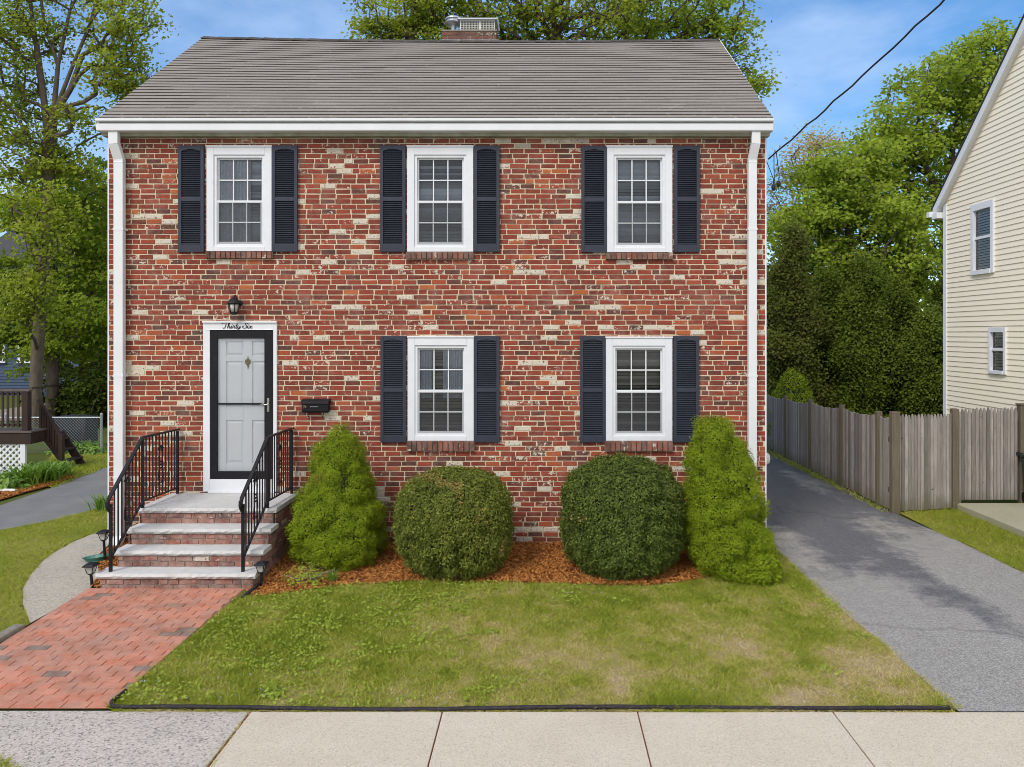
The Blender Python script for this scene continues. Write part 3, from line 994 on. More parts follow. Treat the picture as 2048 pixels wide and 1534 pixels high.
def brick_field(name, mat, parent, x0, x1, z0, z1, place, holes=(), pitch=0.203, course=0.0677, seed=1, depth=0.006, joint=0.0130, lie=True):
    """rows of single bricks, clipped round the openings; place(u, v, d) -> world point"""
    rnd = random.Random(seed)
    V, Fc, a, w = [], [], [], []
    z = z0
    row = 0
    while z < z1 - 0.02:
        ze = min(z + course, z1) - joint * .88 + rnd.uniform(-.0012, .0012)
        x = x0 - pitch * (0.5 * (row % 2)) + rnd.uniform(-.02, .02)
        run = rnd.random()
        while x < x1:
            L = pitch * (rnd.uniform(0.94, 1.06) if rnd.random() > 0.06 else rnd.uniform(0.5, 0.6))
            segs = [(max(x, x0), min(x + L - joint * rnd.uniform(.8, 1.25), x1))]
            mz = (z + ze) / 2
            for h in holes:
                if h[2] < mz < h[3]:
                    ns = []
                    for s0, s1 in segs:
                        if s1 <= h[0] or s0 >= h[1]:
                            ns.append((s0, s1))
                        else:
                            if s0 < h[0]:
                                ns.append((s0, h[0]))
                            if s1 > h[1]:
                                ns.append((h[1], s1))
                    segs = ns
            for s0, s1 in segs:
                if s1 - s0 < 0.025:
                    continue
                n = len(V)
                e = 0.003
                j = lambda k=.0032: rnd.uniform(-k, k)
                dd = -rnd.uniform(0.3, 1.15) * depth
                dz = rnd.uniform(-.0025, .0025)
                for (u, v, d) in ((s0, z, .006), (s1, z, .006), (s1, ze, .006), (s0, ze, .006)):
                    V.append(place(u + j(), v + j() + dz, d))
                for (u, v) in ((s0 + e, z + e), (s1 - e, z + e), (s1 - e, ze - e), (s0 + e, ze - e)):
                    V.append(place(u + j(), v + j() + dz, dd + j(.0015)))
                for f in ((4, 5, 6, 7), (0, 1, 5, 4), (1, 2, 6, 5), (2, 3, 7, 6), (3, 0, 4, 7)):
                    Fc.append([n + q for q in f])
                r1 = min(.9, max(0.05, rnd.gauss(0.46, 0.21)))
                if rnd.random() < 0.045:
                    r1 = rnd.uniform(0.88, 1.0)
                if rnd.random() < 0.04:
                    r1 = rnd.uniform(0, 0.1)
                run = rnd.random() if rnd.random() < 0.85 else run * 0.9
                a += [r1] * 5
                w += [run] * 5
            x += L
        z += course
        row += 1
    return np_mesh(name, V, Fc, mat, parent, attr={'v': a, 'w': w})


brick_field('brickwork', M['brick'], wall_o, XL, XR, -0.1, ZT, lambda u, v, d: (u, d, v), HOLES, seed=4)
# side and rear walls, with the gables
sw = MB()
gab = [(0.10, -0.15), (DEPTH, -0.15), (DEPTH, EAVE_Z - .03), (RIDGE_Y, RIDGE_Z - .10), (0.10, EAVE_Z + 0.12)]
for xx0, xx1 in ((XL + .01, XL + .13), (XR - .13, XR - .01)):
    sw.prism(gab, lambda u, v, d: (d, u, v), xx0, xx1)
sw.box(XL + .13, XR - .13, DEPTH - .12, DEPTH, -.15, EAVE_Z - .03)
sw.build('side_wall', M['siding'], house)
for xx in (XL - .016, XR - .004):
    MB().box(xx, xx + .02, -.004, .12, -0.1, ZT).build('corner_trim', M['white'], house)
# floor slab between storeys, ceiling
MB().box(XL + .15, XR - .15, 0.75, DEPTH - .15, 2.95, 3.1).box(XL + .15, XR - .15, 0.62, 0.75, -.1, 5.4).build('interior_partition', M['dark_room'], house)


# roof ----------------------------------------------------------------
def sag(x, s):
    t = (x - (XL + XR) / 2) / ((XR - XL) / 2)
    return -0.045 * (1 - t * t) * s + 0.02 * t * s * -1


roof = []
V, Fc, av = [], [], []
RXL, RXR = XL - .02, XR + .045
NROW = 31
for side in (0, 1):
    yA, zA = (EAVE_Y, EAVE_Z) if side == 0 else (DEPTH + .25, EAVE_Z)
    yB, zB = RIDGE_Y, RIDGE_Z
    dy, dz_ = yB - yA, zB - zA
    Ls = math.hypot(dy, dz_)
    ny, nz = (-dz_ / Ls, dy / Ls) if side == 0 else (dz_ / Ls, -dy / Ls)
    if nz < 0:
        ny, nz = -ny, -nz
    for r in range(NROW):
        s0, s1 = r / NROW, (r + 1.25) / NROW
        if r == NROW - 1:
            s1 = 1.0
        x = RXL - random.uniform(0, .3)
        while x < RXR:
            xw = x + random.choice((0.30, 0.33, 0.36))
            xa, xb = max(x, RXL), min(xw, RXR)
            if xb - xa > .02:
                t0 = 0.015 + random.uniform(-.0012, .0012)
                off = random.uniform(-.0015, .0015) / Ls
                def P(xx, s, t):
                    return (xx, yA + dy * s + ny * t, zA + dz_ * s + nz * t + sag(xx, s))
                n = len(V)
                V += [P(xa, s0 + off, 0), P(xb, s0 + off, 0), P(xb, s0 + off, t0), P(xa, s0 + off, t0), P(xb, s1, .001), P(xa, s1, .001)]
                Fc += [[n, n + 1, n + 2, n + 3], [n + 3, n + 2, n + 4, n + 5]]
                v_ = min(1, max(0, random.gauss(.5, .13)))
                av += [-1.0, v_]
            x = xw
roof_o = np_mesh('roof', V, Fc, M['shingle'], house, attr=av)
rd = MB()
# solid deck below the shingles
for side in (0, 1):
    yA = EAVE_Y + .01 if side == 0 else DEPTH + .24
    for xa in np.linspace(RXL, RXR, 13)[:-1]:
        xb = xa + (RXR - RXL) / 12
        vs = []
        for t in (-.004, -.05):
            for xx, s in ((xa, 0), (xb, 0), (xb, 1), (xa, 1)):
                yy = yA + (RIDGE_Y - yA) * s
                zz = EAVE_Z + (RIDGE_Z - EAVE_Z) * s + sag(xx, s) + t
                vs.append((xx, yy, zz))
        rd.add(vs, [(0, 1, 2, 3), (7, 6, 5, 4), (0, 4, 5, 1), (1, 5, 6, 2), (2, 6, 7, 3), (3, 7, 4, 0)])
rd.build('roof_deck', M['far_roof'], roof_o)
rc = MB()
x = RXL
while x < RXR - .02:
    xb = min(x + .26, RXR)
    za, zb = RIDGE_Z + sag(x, 1), RIDGE_Z + sag(xb, 1)
    h = .016 + random.uniform(0, .006)
    for sgn in (-1, 1):
        vs = [(x, RIDGE_Y, za + h), (xb, RIDGE_Y, zb + h - .008), (xb, RIDGE_Y + sgn * .13, zb + h - .085), (x, RIDGE_Y + sgn * .13, za + h - .077)]
        vs += [(p[0], p[1], p[2] - .012) for p in vs]
        rc.add(vs, [(0, 1, 2, 3), (7, 6, 5, 4), (0, 4, 5, 1), (1, 5, 6, 2), (2, 6, 7, 3), (3, 7, 4, 0)], -.6)
    x = xb
rc.build('ridge_cap', M['shingle'], roof_o)
for xx in (RXL - .012, RXR + .002):
    rk = MB()
    rk.prism([(EAVE_Y + .02, EAVE_Z - .005), (RIDGE_Y, RIDGE_Z - .005), (DEPTH + .2, EAVE_Z - .005), (DEPTH + .2, EAVE_Z - .15), (RIDGE_Y, RIDGE_Z - .16), (EAVE_Y + .02, EAVE_Z - .15)],
             lambda u, v, d: (d, u, v), xx, xx + .012)
    rk.build('rake_board', M['white'], roof_o)

# gutter, fascia, soffit
gt = MB()
prof = [(-.085, 5.652), (-.085, 5.492), (-.195, 5.492), (-.205, 5.505), (-.205, 5.585), (-.185, 5.595), (-.185, 5.612), (-.23, 5.62), (-.23, 5.652), (-.2, 5.652), (-.2, 5.63), (-.175, 5.625), (-.17, 5.60), (-.1, 5.51), (-.1, 5.652)]
gt.prism(prof, lambda u, v, d: (d, u, v), XL - .05, XR + .045)
gutter = gt.build('gutter', M['gutter'], house)
MB().box(XL - .04, XR + .035, -.10, 0.03, 5.455, 5.50).build('soffit', M['soffit'], house)
MB().box(XL - .045, XR + .04, -.084, -.06, 5.50, 5.66).build('fascia', M['white'], house)


def downspout(x, wd, topx, zb):
    d = MB()
    hw = wd / 2
    pts = [((topx), -.145, 5.50), ((topx), -.145, 5.34), (x, -.075, 5.14), (x, -.075, zb), (x, -.16, zb - .1)]
    for p, q in zip(pts[:-1], pts[1:]):
        p, q = Vector(p), Vector(q)
        dd = (q - p).normalized() * .012
        d.beam(p - dd, q + dd, wd, .075, up=(0, -1, 0.001))
    for zz in (5.10, 5.13):
        d.box(x - hw - .004, x + hw + .004, -.117, -.03, zz, zz + .012)
    o = d.build('downspout', M['gutter'], house, bevel=.012)
    for zz in (4.2, 2.25, 0.9):
        MB().box(x - hw - .006, x + hw + .006, -.1155, .0, zz, zz + .03).build('strap', M['gutter'], o)


downspout(fx(245.5), .125, fx(241), 0.12)
downspout(fx(1501), .112, fx(1505), 0.12)


# windows -------------------------------------------------------------
def window(x0, x1, z0, z1, blind, ph):
    cx = (x0 + x1) / 2
    w2 = (x1 - x0) / 2
    H = z1 - z0

    def ring(mb, a, b, c, d, ws, wt, wb, y0, y1):
        """four butt-jointed boards; a,b,c,d = outer x0,x1,z0,z1"""
        mb.box(a, a + ws, y0, y1, c, d).box(b - ws, b, y0, y1, c, d)
        mb.box(a + ws, b - ws, y0, y1, d - wt, d).box(a + ws, b - ws, y0, y1, c, c + wb)
    cs = MB()
    ring(cs, x0, x1, z0, z1, .095, .125, .065, -.034, .02)
    cs.box(x0 - .006, x1 + .006, -.046, -.034, z1 - .022, z1)      # drip cap
    win = cs.build('window', M['white'], house, bevel=.004)
    fr = MB()
    a, b, c, d = x0 + .095, x1 - .095, z0 + .065, z1 - .125
    ring(fr, a, b, c, d, .036, .036, .03, -.018, .085)
    a2, b2, c2, d2 = a + .036, b - .036, c + .03, d - .036
    fr.build('frame', M['white'], win, bevel=.003)
    zm = c2 + (d2 - c2) * 0.495
    us = MB()
    ring(us, a2, b2, zm - .018, d2, .022, .022, .036, .018, .048)
    ls = MB()
    ring(ls, a2, b2, c2, zm + .014, .026, .034, .034, -.012, .016)
    us.build('upper_sash', M['white'], win, bevel=.002)
    ls.build('lower_sash', M['white'], win, bevel=.002)
    mt = MB()
    for (g0, g1, h0, h1, yy, e) in ((a2 + .022, b2 - .022, zm + .018, d2 - .022, .0205, .0075), (a2 + .026, b2 - .026, c2 + .034, zm - .02, -.0105, .0075)):
        for k in (1, 2):
            xx = g0 + (g1 - g0) * k / 3
            mt.box(xx - e, xx + e, yy - .004, yy + .004, h0, h1)
        hm = (h0 + h1) / 2
        mt.box(g0, g1, yy - .0055, yy - .0042, hm - e, hm + e)
        mt.box(g0, g1, yy + .0042, yy + .0055, hm - e, hm + e)
    mt.build('muntin', M['white'], win)
    pn = MB()
    pn.sheet_y(a2 + .015, b2 - .015, .026, zm, d2 - .01)
    pn.sheet_y(a2 + .018, b2 - .018, -.006, c2 + .02, zm - .01)
    pn.build('pane', M['glass'], win)
    MB().sheet_y(a2 + .004, b2 - .004, -.016, c2 + .004, zm - .012).build('insect_screen', M['screen'], win)
    bl = MB()
    zz = c2
    i = 0
    while zz < d2 + .02:
        tilt = .62 + .22 * math.sin(i * .35 + ph * 9) + random.uniform(-.08, .08)
        dy_, dz = .023 * math.cos(tilt + .35), .023 * math.sin(tilt + .35)
        bl.obox((cx, .085, zz), (w2 - .11, 0, random.uniform(-.002, .002)), (0, dy_, -dz), (0, .0006, .0006), random.random())
        zz += .044
        i += 1
    bl.build('blind', M[blind], win)
    rv = MB()
    rv.box(x0 + .03, x0 + .045, .10, .62, z0 + .03, z1 - .03).box(x1 - .045, x1 - .03, .10, .62, z0 + .03, z1 - .03)
    rv.box(x0 + .045, x1 - .045, .10, .62, z0 + .03, z0 + .045).box(x0 + .045, x1 - .045, .10, .62, z1 - .045, z1 - .03)
    rv.build('reveal', M['dark_room'], win)
    if ph in (0.0, 0.2):
        cu = MB()
        sides = ((-1, .44),) if ph == 0.0 else ((1, .3), (-1, .2))
        for sg, wdth in sides:
            n = 26
            vs, fs = [], []
            for i in range(n + 1):
                xx = cx + sg * (w2 - .12) - sg * wdth * i / n * 1.0
                yy = .185 + .012 * math.sin(i * 1.9)
                vs += [(xx, yy, zm - .1 if ph else c2), (xx, yy, d2 + .02)]
            for i in range(n):
                fs.append((2 * i, 2 * i + 2, 2 * i + 3, 2 * i + 1))
            cu.add(vs, fs)
        # drawn curtain hangs in front of the blind
        for i, v in enumerate(cu.v):
            cu.v[i] = (v[0], v[1] - .128, v[2])
        cu.build('curtain', M['curtain'], win)
    # brick sill
    lower = z1 < 3.5
    hs = .135 if lower else .098
    sl = MB()
    sl.box(x0 - .012, x1 + .01, -.028, .004, z0 - hs + .006, z0 - .006)
    so = sl.build('sill', M['grey_mortar'], house)
    V, Fc, a_, w_ = [], [], [], []
    n_b = 13
    pw = (x1 - x0 + .02) / n_b
    for i in range(n_b):
        s0, s1 = x0 - .012 + i * pw + .004, x0 - .012 + (i + 1) * pw - .004
        n = len(V)
        j = lambda: random.uniform(-.003, .003)
        for yy, e in ((.005, 0), (-.05 + j(), .004)):
            for (u, v) in ((s0 + e, z0 - hs + e), (s1 - e, z0 - hs + e), (s1 - e, z0 - e - .002), (s0 + e, z0 - e - .002)):
                V.append((u + j() * .6, yy + (0.016 if v > z0 - .05 and yy < 0 and False else 0), v + j() * .6))
        for f in ((4, 5, 6, 7), (0, 1, 5, 4), (1, 2, 6, 5), (2, 3, 7, 6), (3, 0, 4, 7)):
            Fc.append([n + q for q in f])
        a_ += [random.random()] * 5
        w_ += [random.random()] * 5
    np_mesh('sill_brick', V, Fc, M['sill_brick'], so, attr={'v': a_, 'w': w_})
    return win


for wv in WINS:
    window(*wv)


# shutters ------------------------------------------------------------
def shutter_mesh():
    w, h = .342, 1.423
    s = MB()
    st = .043
    zt, zm0, zm1, zb = h * .955, h * .475, h * .515, h * .07
    s.box(0, st, -.042, -.004, 0, h).box(w - st, w, -.042, -.004, 0, h)
    s.box(st, w - st, -.042, -.004, 0, zb).box(st, w - st, -.042, -.004, zm0, zm1)
    # arched top rail
    n = 12
    poly = [(st, h), (w - st, h)] + [(w - st - (w - 2 * st) * i / n, zt - .012 + .028 * math.sin(PI * i / n)) for i in range(n + 1)]
    s.prism(poly, lambda u, v, d: (u, d, v), -.042, -.004)
    s.box(st, w - st, -.010, -.005, zb, h - .02)
    for z0, z1 in ((zb, zm0), (zm1, zt + .02)):
        k = int((z1 - z0) / .0275)
        for i in range(k):
            zc = z0 + (i + .55) * (z1 - z0) / k
            s.obox((w / 2, -.024, zc), (w / 2 - st, 0, 0), (0, .012, .0075), (0, -.0025, .004))
    return s


sh0 = shutter_mesh().build('shutter', M['navy'], house, bevel=.003)
spots = [(359, 292.5), (545.5, 292), (761, 292), (948.5, 292), (1162.5, 293), (1347.5, 292.5), (762, 672), (948.5, 672), (1160, 672), (1346, 672)]
for i, (px, py) in enumerate(spots):
    s = sh0 if i == 0 else sh0.copy()
    if i:
        COL.objects.link(s)
        s.parent = house
    s.location = Vector((fx(px), 0, fz(py) - 1.423)) - WORG[house.name]
# door ----------------------------------------------------------------
dx0, dx1, dz0, dz1 = DOOR
sd0, sd1, sdz0, sdz1 = fx(421.5), fx(548), fz(957), fz(660)
df = MB()
df.box(dx0, sd0, -.03, .03, dz0 + .02, dz1).box(sd1, dx1, -.03, .03, dz0 + .02, dz1)
df.box(sd0, sd1, -.03, .03, sdz1, dz1)
df.box(dx0 - .005, dx1 + .005, -.05, -.03, dz1 - .025, dz1)
df.box(dx0 + .03, sd1, -.037, -.030, sdz1 + .0, sdz1 + .008)
df.box(sd0, sd1, -.026, .04, dz0 + .004, sdz0 - .006)
door_frame = df.build('door_frame', M['white'], house, bevel=.004)
th = MB().box(sd0 - .02, sd1 + .02, -.05, -.027, dz0 + .002, dz0 + .035)
th.build('threshold', M['white'], door_frame, bevel=.003)
# storm door
gx0, gx1, gz0, gz1 = fx(436), fx(530), fz(942), fz(677)
s = MB()
s.box(sd0 + .003, gx0, -.026, .008, sdz0, sdz1 - .004).box(gx1, sd1 - .003, -.026, .008, sdz0, sdz1 - .004)
s.box(gx0, gx1, -.026, .008, gz1, sdz1 - .004).box(gx0, gx1, -.026, .008, sdz0, gz0)
zb_ = fz(807.5)
s.box(gx0, gx1, -.022, .004, zb_ - .011, zb_ + .011)
storm = s.build('storm_door', M['black'], house, bevel=.003)
MB().sheet_y(gx0, gx1, -.010, gz0, zb_ - .011).sheet_y(gx0, gx1, -.010, zb_ + .011, gz1).build('pane', M['storm_glass'], storm)
s = MB()
hx = fx(538)
s.box(hx - .016, hx + .016, -.034, -.026, fz(823), fz(797))
s.beam((hx, -.045, fz(808)), (hx, -.026, fz(808)), .018, .018)
s.tube([(hx + .004, -.05, fz(808)), (hx - .035, -.055, fz(809)), (hx - .06, -.05, fz(807)), (hx - .095, -.048, fz(808.5))], [.010, .009, .008, .007], 8)
s.build('handle', M['nickel'], storm, bevel=.003)
# six-panel inner door, set back behind the glass
s = MB()
ix0, ix1, iz0, iz1 = fx(428), fx(547), fz(955), fz(664)
s.box(ix0, ix1, .034, .046, iz0, iz1)
cols = [(fx(451.5), fx(485.5)), (fx(503.5), fx(537.5))]
rows = [(fz(711), fz(682)), (fz(812), fz(723)), (fz(926), fz(841))]
xs_ = [ix0, cols[0][0], cols[0][1], cols[1][0], cols[1][1], ix1]
s.box(ix0, cols[0][0], .010, .034, iz0, iz1).box(cols[1][1], ix1, .010, .034, iz0, iz1).box(cols[0][1], cols[1][0], .010, .034, iz0, iz1)
zz = [iz0, rows[2][0], rows[2][1], rows[1][0], rows[1][1], rows[0][0], rows[0][1], iz1]
for c0, c1 in cols:
    for k in (0, 2, 4, 6):
        s.box(c0, c1, .010, .034, zz[k], zz[k + 1])
    for r0, r1 in rows:
        # raised field with sloping edges
        e = .032
        vs = [(c0 + .006, .033, r0 + .006), (c1 - .006, .033, r0 + .006), (c1 - .006, .033, r1 - .006), (c0 + .006, .033, r1 - .006),
              (c0 + e, .015, r0 + e), (c1 - e, .015, r0 + e), (c1 - e, .015, r1 - e), (c0 + e, .015, r1 - e)]
        s.add(vs, [(4, 5, 6, 7), (0, 1, 5, 4), (1, 2, 6, 5), (2, 3, 7, 6), (3, 0, 4, 7)])
door = s.build('front_door', M['door_white'], house, bevel=.006)
# heart shaped knocker
kx, kz = fx(495.5), fz(725)
hp = []
for i in range(28):
    t = 2 * PI * i / 28
    hp.append((kx + .0034 * 16 * math.sin(t) ** 3 * .72, kz + .0036 * (13 * math.cos(t) - 5 * math.cos(2 * t) - 2 * math.cos(3 * t) - math.cos(4 * t))))
s = MB().prism(hp, lambda u, v, d: (u, d, v), -.004, .012)
s.tube([(kx, .008, kz + .085), (kx + .002, .0, kz + .04), (kx - .004, .008, kz), (kx + .003, .0, kz - .04), (kx, .008, kz - .09)], [.003, .009, .014, .009, .003], 8)
s.tube([(kx - .03, -.004, kz + .01), (kx, -.006, kz - .02), (kx + .03, -.004, kz + .012)], .006, 6)
s.build('knocker', M['brass'], door)

# lettering over the door
T = [[(0.0, .82), (.08, .98), (.3, .97), (.75, 1.02)], [(.48, .98), (.40, .5), (.28, .08), (.12, 0), (.03, .12)],
     [(.60, 0), (.74, .5), (.90, .92), (.84, 1.02), (.76, .8), (.62, .05)], [(.68, .30), (.80, .48), (.89, .40), (.84, .1), (.92, 0), (1.03, .12)],
     [(1.03, .12), (1.14, .46), (1.08, .08), (1.16, 0), (1.27, .12)], [(1.22, .66), (1.24, .72)],
     [(1.27, .12), (1.36, .52), (1.41, .42), (1.51, .44), (1.46, .1), (1.54, 0), (1.64, .12)],
     [(1.86, .90), (1.76, .5), (1.68, .12), (1.75, 0), (1.88, .14)], [(1.62, .58), (1.98, .62)],
     [(1.94, .46), (1.90, .1), (1.98, .02), (2.12, .16), (2.22, .46), (2.10, -.12), (1.96, -.38), (1.84, -.34), (1.95, -.1), (2.28, .16)],
     [(3.18, .80), (3.10, .99), (2.92, .94), (2.88, .70), (3.02, .50), (2.98, .15), (2.78, .0), (2.56, .08), (2.50, .28), (2.66, .34)],
     [(3.08, .12), (3.2, .46), (3.14, .08), (3.23, 0), (3.35, .12)], [(3.27, .66), (3.29, .72)],
     [(3.36, .40), (3.46, .44), (3.54, .06), (3.66, .04), (3.74, .14)], [(3.72, .46), (3.52, .26), (3.36, .0)]]
s = MB()
lx0, lz0 = fx(447), fz(656.5)
for st in T:
    fine = []
    for i in range(len(st) - 1):
        p0, p1, p2, p3 = st[max(i - 1, 0)], st[i], st[i + 1], st[min(i + 2, len(st) - 1)]
        for k in range(4):
            t = k / 4
            fine.append(tuple(.5 * (2 * p1[q] + (p2[q] - p0[q]) * t + (2 * p0[q] - 5 * p1[q] + 4 * p2[q] - p3[q]) * t * t + (3 * p1[q] - p0[q] - 3 * p2[q] + p3[q]) * t ** 3) for q in (0, 1)))
    fine.append(st[-1])
    s.tube([(lx0 + u * .107, -.034, lz0 + v * .072) for u, v in fine], .0042, 6)
s.build('lettering', M['letters'], door_frame)

# dryer vent on the right wall
s = MB()
s.lathe([(.075, 0), (.08, .01), (.08, .06), (.065, .07)], (0, 0, 0), 18)
s.v = [(XR - .01 + z * 2.1, 0.30 + x, 1.10 - y) for x, y, z in s.v]
s.build('vent_hood', M['pipe_white'], house, smooth=False)
s = MB().lathe([(.045, 0), (.045, .035), (.03, .05)], (0, 0, 0), 14)
s.v = [(-.0 + x + fx(793), -z - .01, y + fz(1018)) for x, y, z in s.v]
s.build('hose_tap', M['black'], house)

# chimney -------------------------------------------------------------
cx0, cx1, cy0, cy1 = -1.745, -.80, 2.93, 3.50
ch = MB().box(cx0 + .006, cx1 - .006, cy0 + .006, cy1, 6.3, 8.075)
chim = ch.build('chimney', M['grey_mortar'], house)
brick_field('chimney_brick', M['chimney_brick'], chim, cx0, cx1, 7.6, 8.08, lambda u, v, d: (u, cy0 + d, v), seed=9)
o = brick_field('chimney_brick', M['chimney_brick'], chim, cy0, cy1, 7.6, 8.08, lambda u, v, d: (cx1 - d, u, v), seed=10)
MB().box(cx0 - .04, cx1 + .04, cy0 - .06, cy0 - .03, 7.80, 7.905).build('flashing', M['flash'], chim)
MB().box(cx0 - .01, cx1 + .01, cy0 - .01, cy1 + .01, 8.078, 8.10).build('crown_slab', M['grey_mortar'], chim)
cage = MB()
kx0, kx1, ky0, ky1, kz0, kz1 = -1.43, -.84, 2.98, 3.42, 8.10, 8.285
for xx in (kx0, -1.10, -1.075, kx1):
    for yy in (ky0, ky1):
        cage.box(xx - .007, xx + .007, yy - .007, yy + .007, kz0, kz1)
for zq in (kz0 + .008, kz1 - .008):
    for yy in (ky0, ky1):
        cage.box(kx0, kx1, yy - .0075, yy + .0075, zq - .008, zq + .008)
    for xx in (kx0, kx1):
        cage.box(xx - .0065, xx + .0065, ky0, ky1, zq - .0075, zq + .0075)
for i in range(1, 22):
    xx = kx0 + (kx1 - kx0) * i / 22
    for yy in (ky0, ky1):
        cage.box(xx - .0028, xx + .0028, yy - .003, yy + .003, kz0, kz1)
for i in range(1, 6):
    zq = kz0 + (kz1 - kz0) * i / 6
    for yy in (ky0, ky1):
        cage.box(kx0, kx1, yy - .0042, yy - .003, zq - .0025, zq + .0025)
cage.build('chimney_cage', M['pipe_white'], chim)
lid = MB()
lid.prism([(kx0 - .05, kz1), (kx1 + .05, kz1), (kx1 + .07, kz1 + .03), (kx1 + .0, kz1 + .025), (kx0 - .03, kz1 + .025)], lambda u, v, d: (u, d, v), ky0 - .05, ky1 + .05)
lid.build('cage_lid', M['flash'], chim)
vp = MB()
vx, vy = -1.575, 3.2
vp.lathe([(.075, 0), (.06, .015), (.048, .03), (.048, .17), (.09, .19), (.16, .205), (.165, .215), (.15, .225)], (vx, vy, 8.10), 20)
vp.lathe([(.13, 0), (.13, .045), (.155, .05), (.15, .07), (.11, .10), (.05, .118), (.005, .122)], (vx, vy, 8.325), 20)
vp.build('flue_cap', M['flash'], chim)

# ------------------------------------------------------------------ front steps
steps = thing('front_steps', (-4.1, -.9, 0), 'brick front steps with four pale granite treads below the door', 'steps')
SY = [-.90, -1.14, -1.38, -1.62]
SZ = [.69, .50, .31, .12]
SX = [(-4.96, -3.255), (-4.95, -3.235), (-4.97, -3.235), (-5.04, -3.235)]
for i in range(4):
    yb = 0.0 if i == 0 else SY[i - 1] + .035
    # slab with rock-faced front edge
    n = 40
    x0_, x1_ = SX[i]
    vs, fs = [], []
    th_ = .056
    for k in range(n + 1):
        xx = x0_ + (x1_ - x0_) * k / n
        e = .009
        jj = lambda q=e: random.uniform(-q, q)
        edge = 0 if 0 < k < n else .012
        vs += [(xx, yb, SZ[i] - th_), (xx, SY[i] + .012 + jj(.006), SZ[i] - th_), (xx, SY[i] - .004 + jj() + edge, SZ[i] - th_ * .55 + jj(.006)), (xx, SY[i] + .012 + jj(.004) + edge, SZ[i] + jj(.001)), (xx, yb, SZ[i])]
    for k in range(n):
        for q in range(5):
            q2 = (q + 1) % 5
            fs.append((k * 5 + q, (k + 1) * 5 + q, (k + 1) * 5 + q2, k * 5 + q2))
    fs.append((0, 1, 2, 3, 4))
    fs.append(tuple(n * 5 + q for q in (4, 3, 2, 1, 0)))
    s = MB().add(vs, fs)
    s.build('tread', M['granite'], steps)
body = MB()
for i in range(4):
    yb = -.006 if i == 0 else SY[i - 1] + .034
    zb0 = -.12
    body.box(SX[i][0] + .045, SX[i][1] - .045, SY[i] + .035, yb, zb0, SZ[i] - .0565)
bo = body.build('masonry', M['grey_mortar'], steps)
for i in range(4):
    zlo = (SZ[i + 1] + .002) if i < 3 else -.07
    brick_field('riser_brick', M['step_brick'], bo, SX[i][0] + .045, SX[i][1] - .045, zlo, SZ[i] - .058, lambda u, v, d, i=i: (u, SY[i] + .029 + d, v),
                seed=20 + i, course=.0665, pitch=.2)
sxr = SX[1][1] - .045
side_holes = [(-3, SY[k] + .03, SZ[k + 1] - .057 if k < 3 else -2, 9) for k in range(3)]
brick_field('side_brick', M['step_brick'], bo, -1.585, -.01, -.06, .632, lambda u, v, d: (sxr + .006 - d, u, v), holes=side_holes, seed=31)
sxl = SX[0][0] + .045
brick_field('side_brick', M['step_brick'], bo, -1.585, -.01, -.06, .632, lambda u, v, d: (sxl - .02 + d, u, v), holes=side_holes, seed=32)


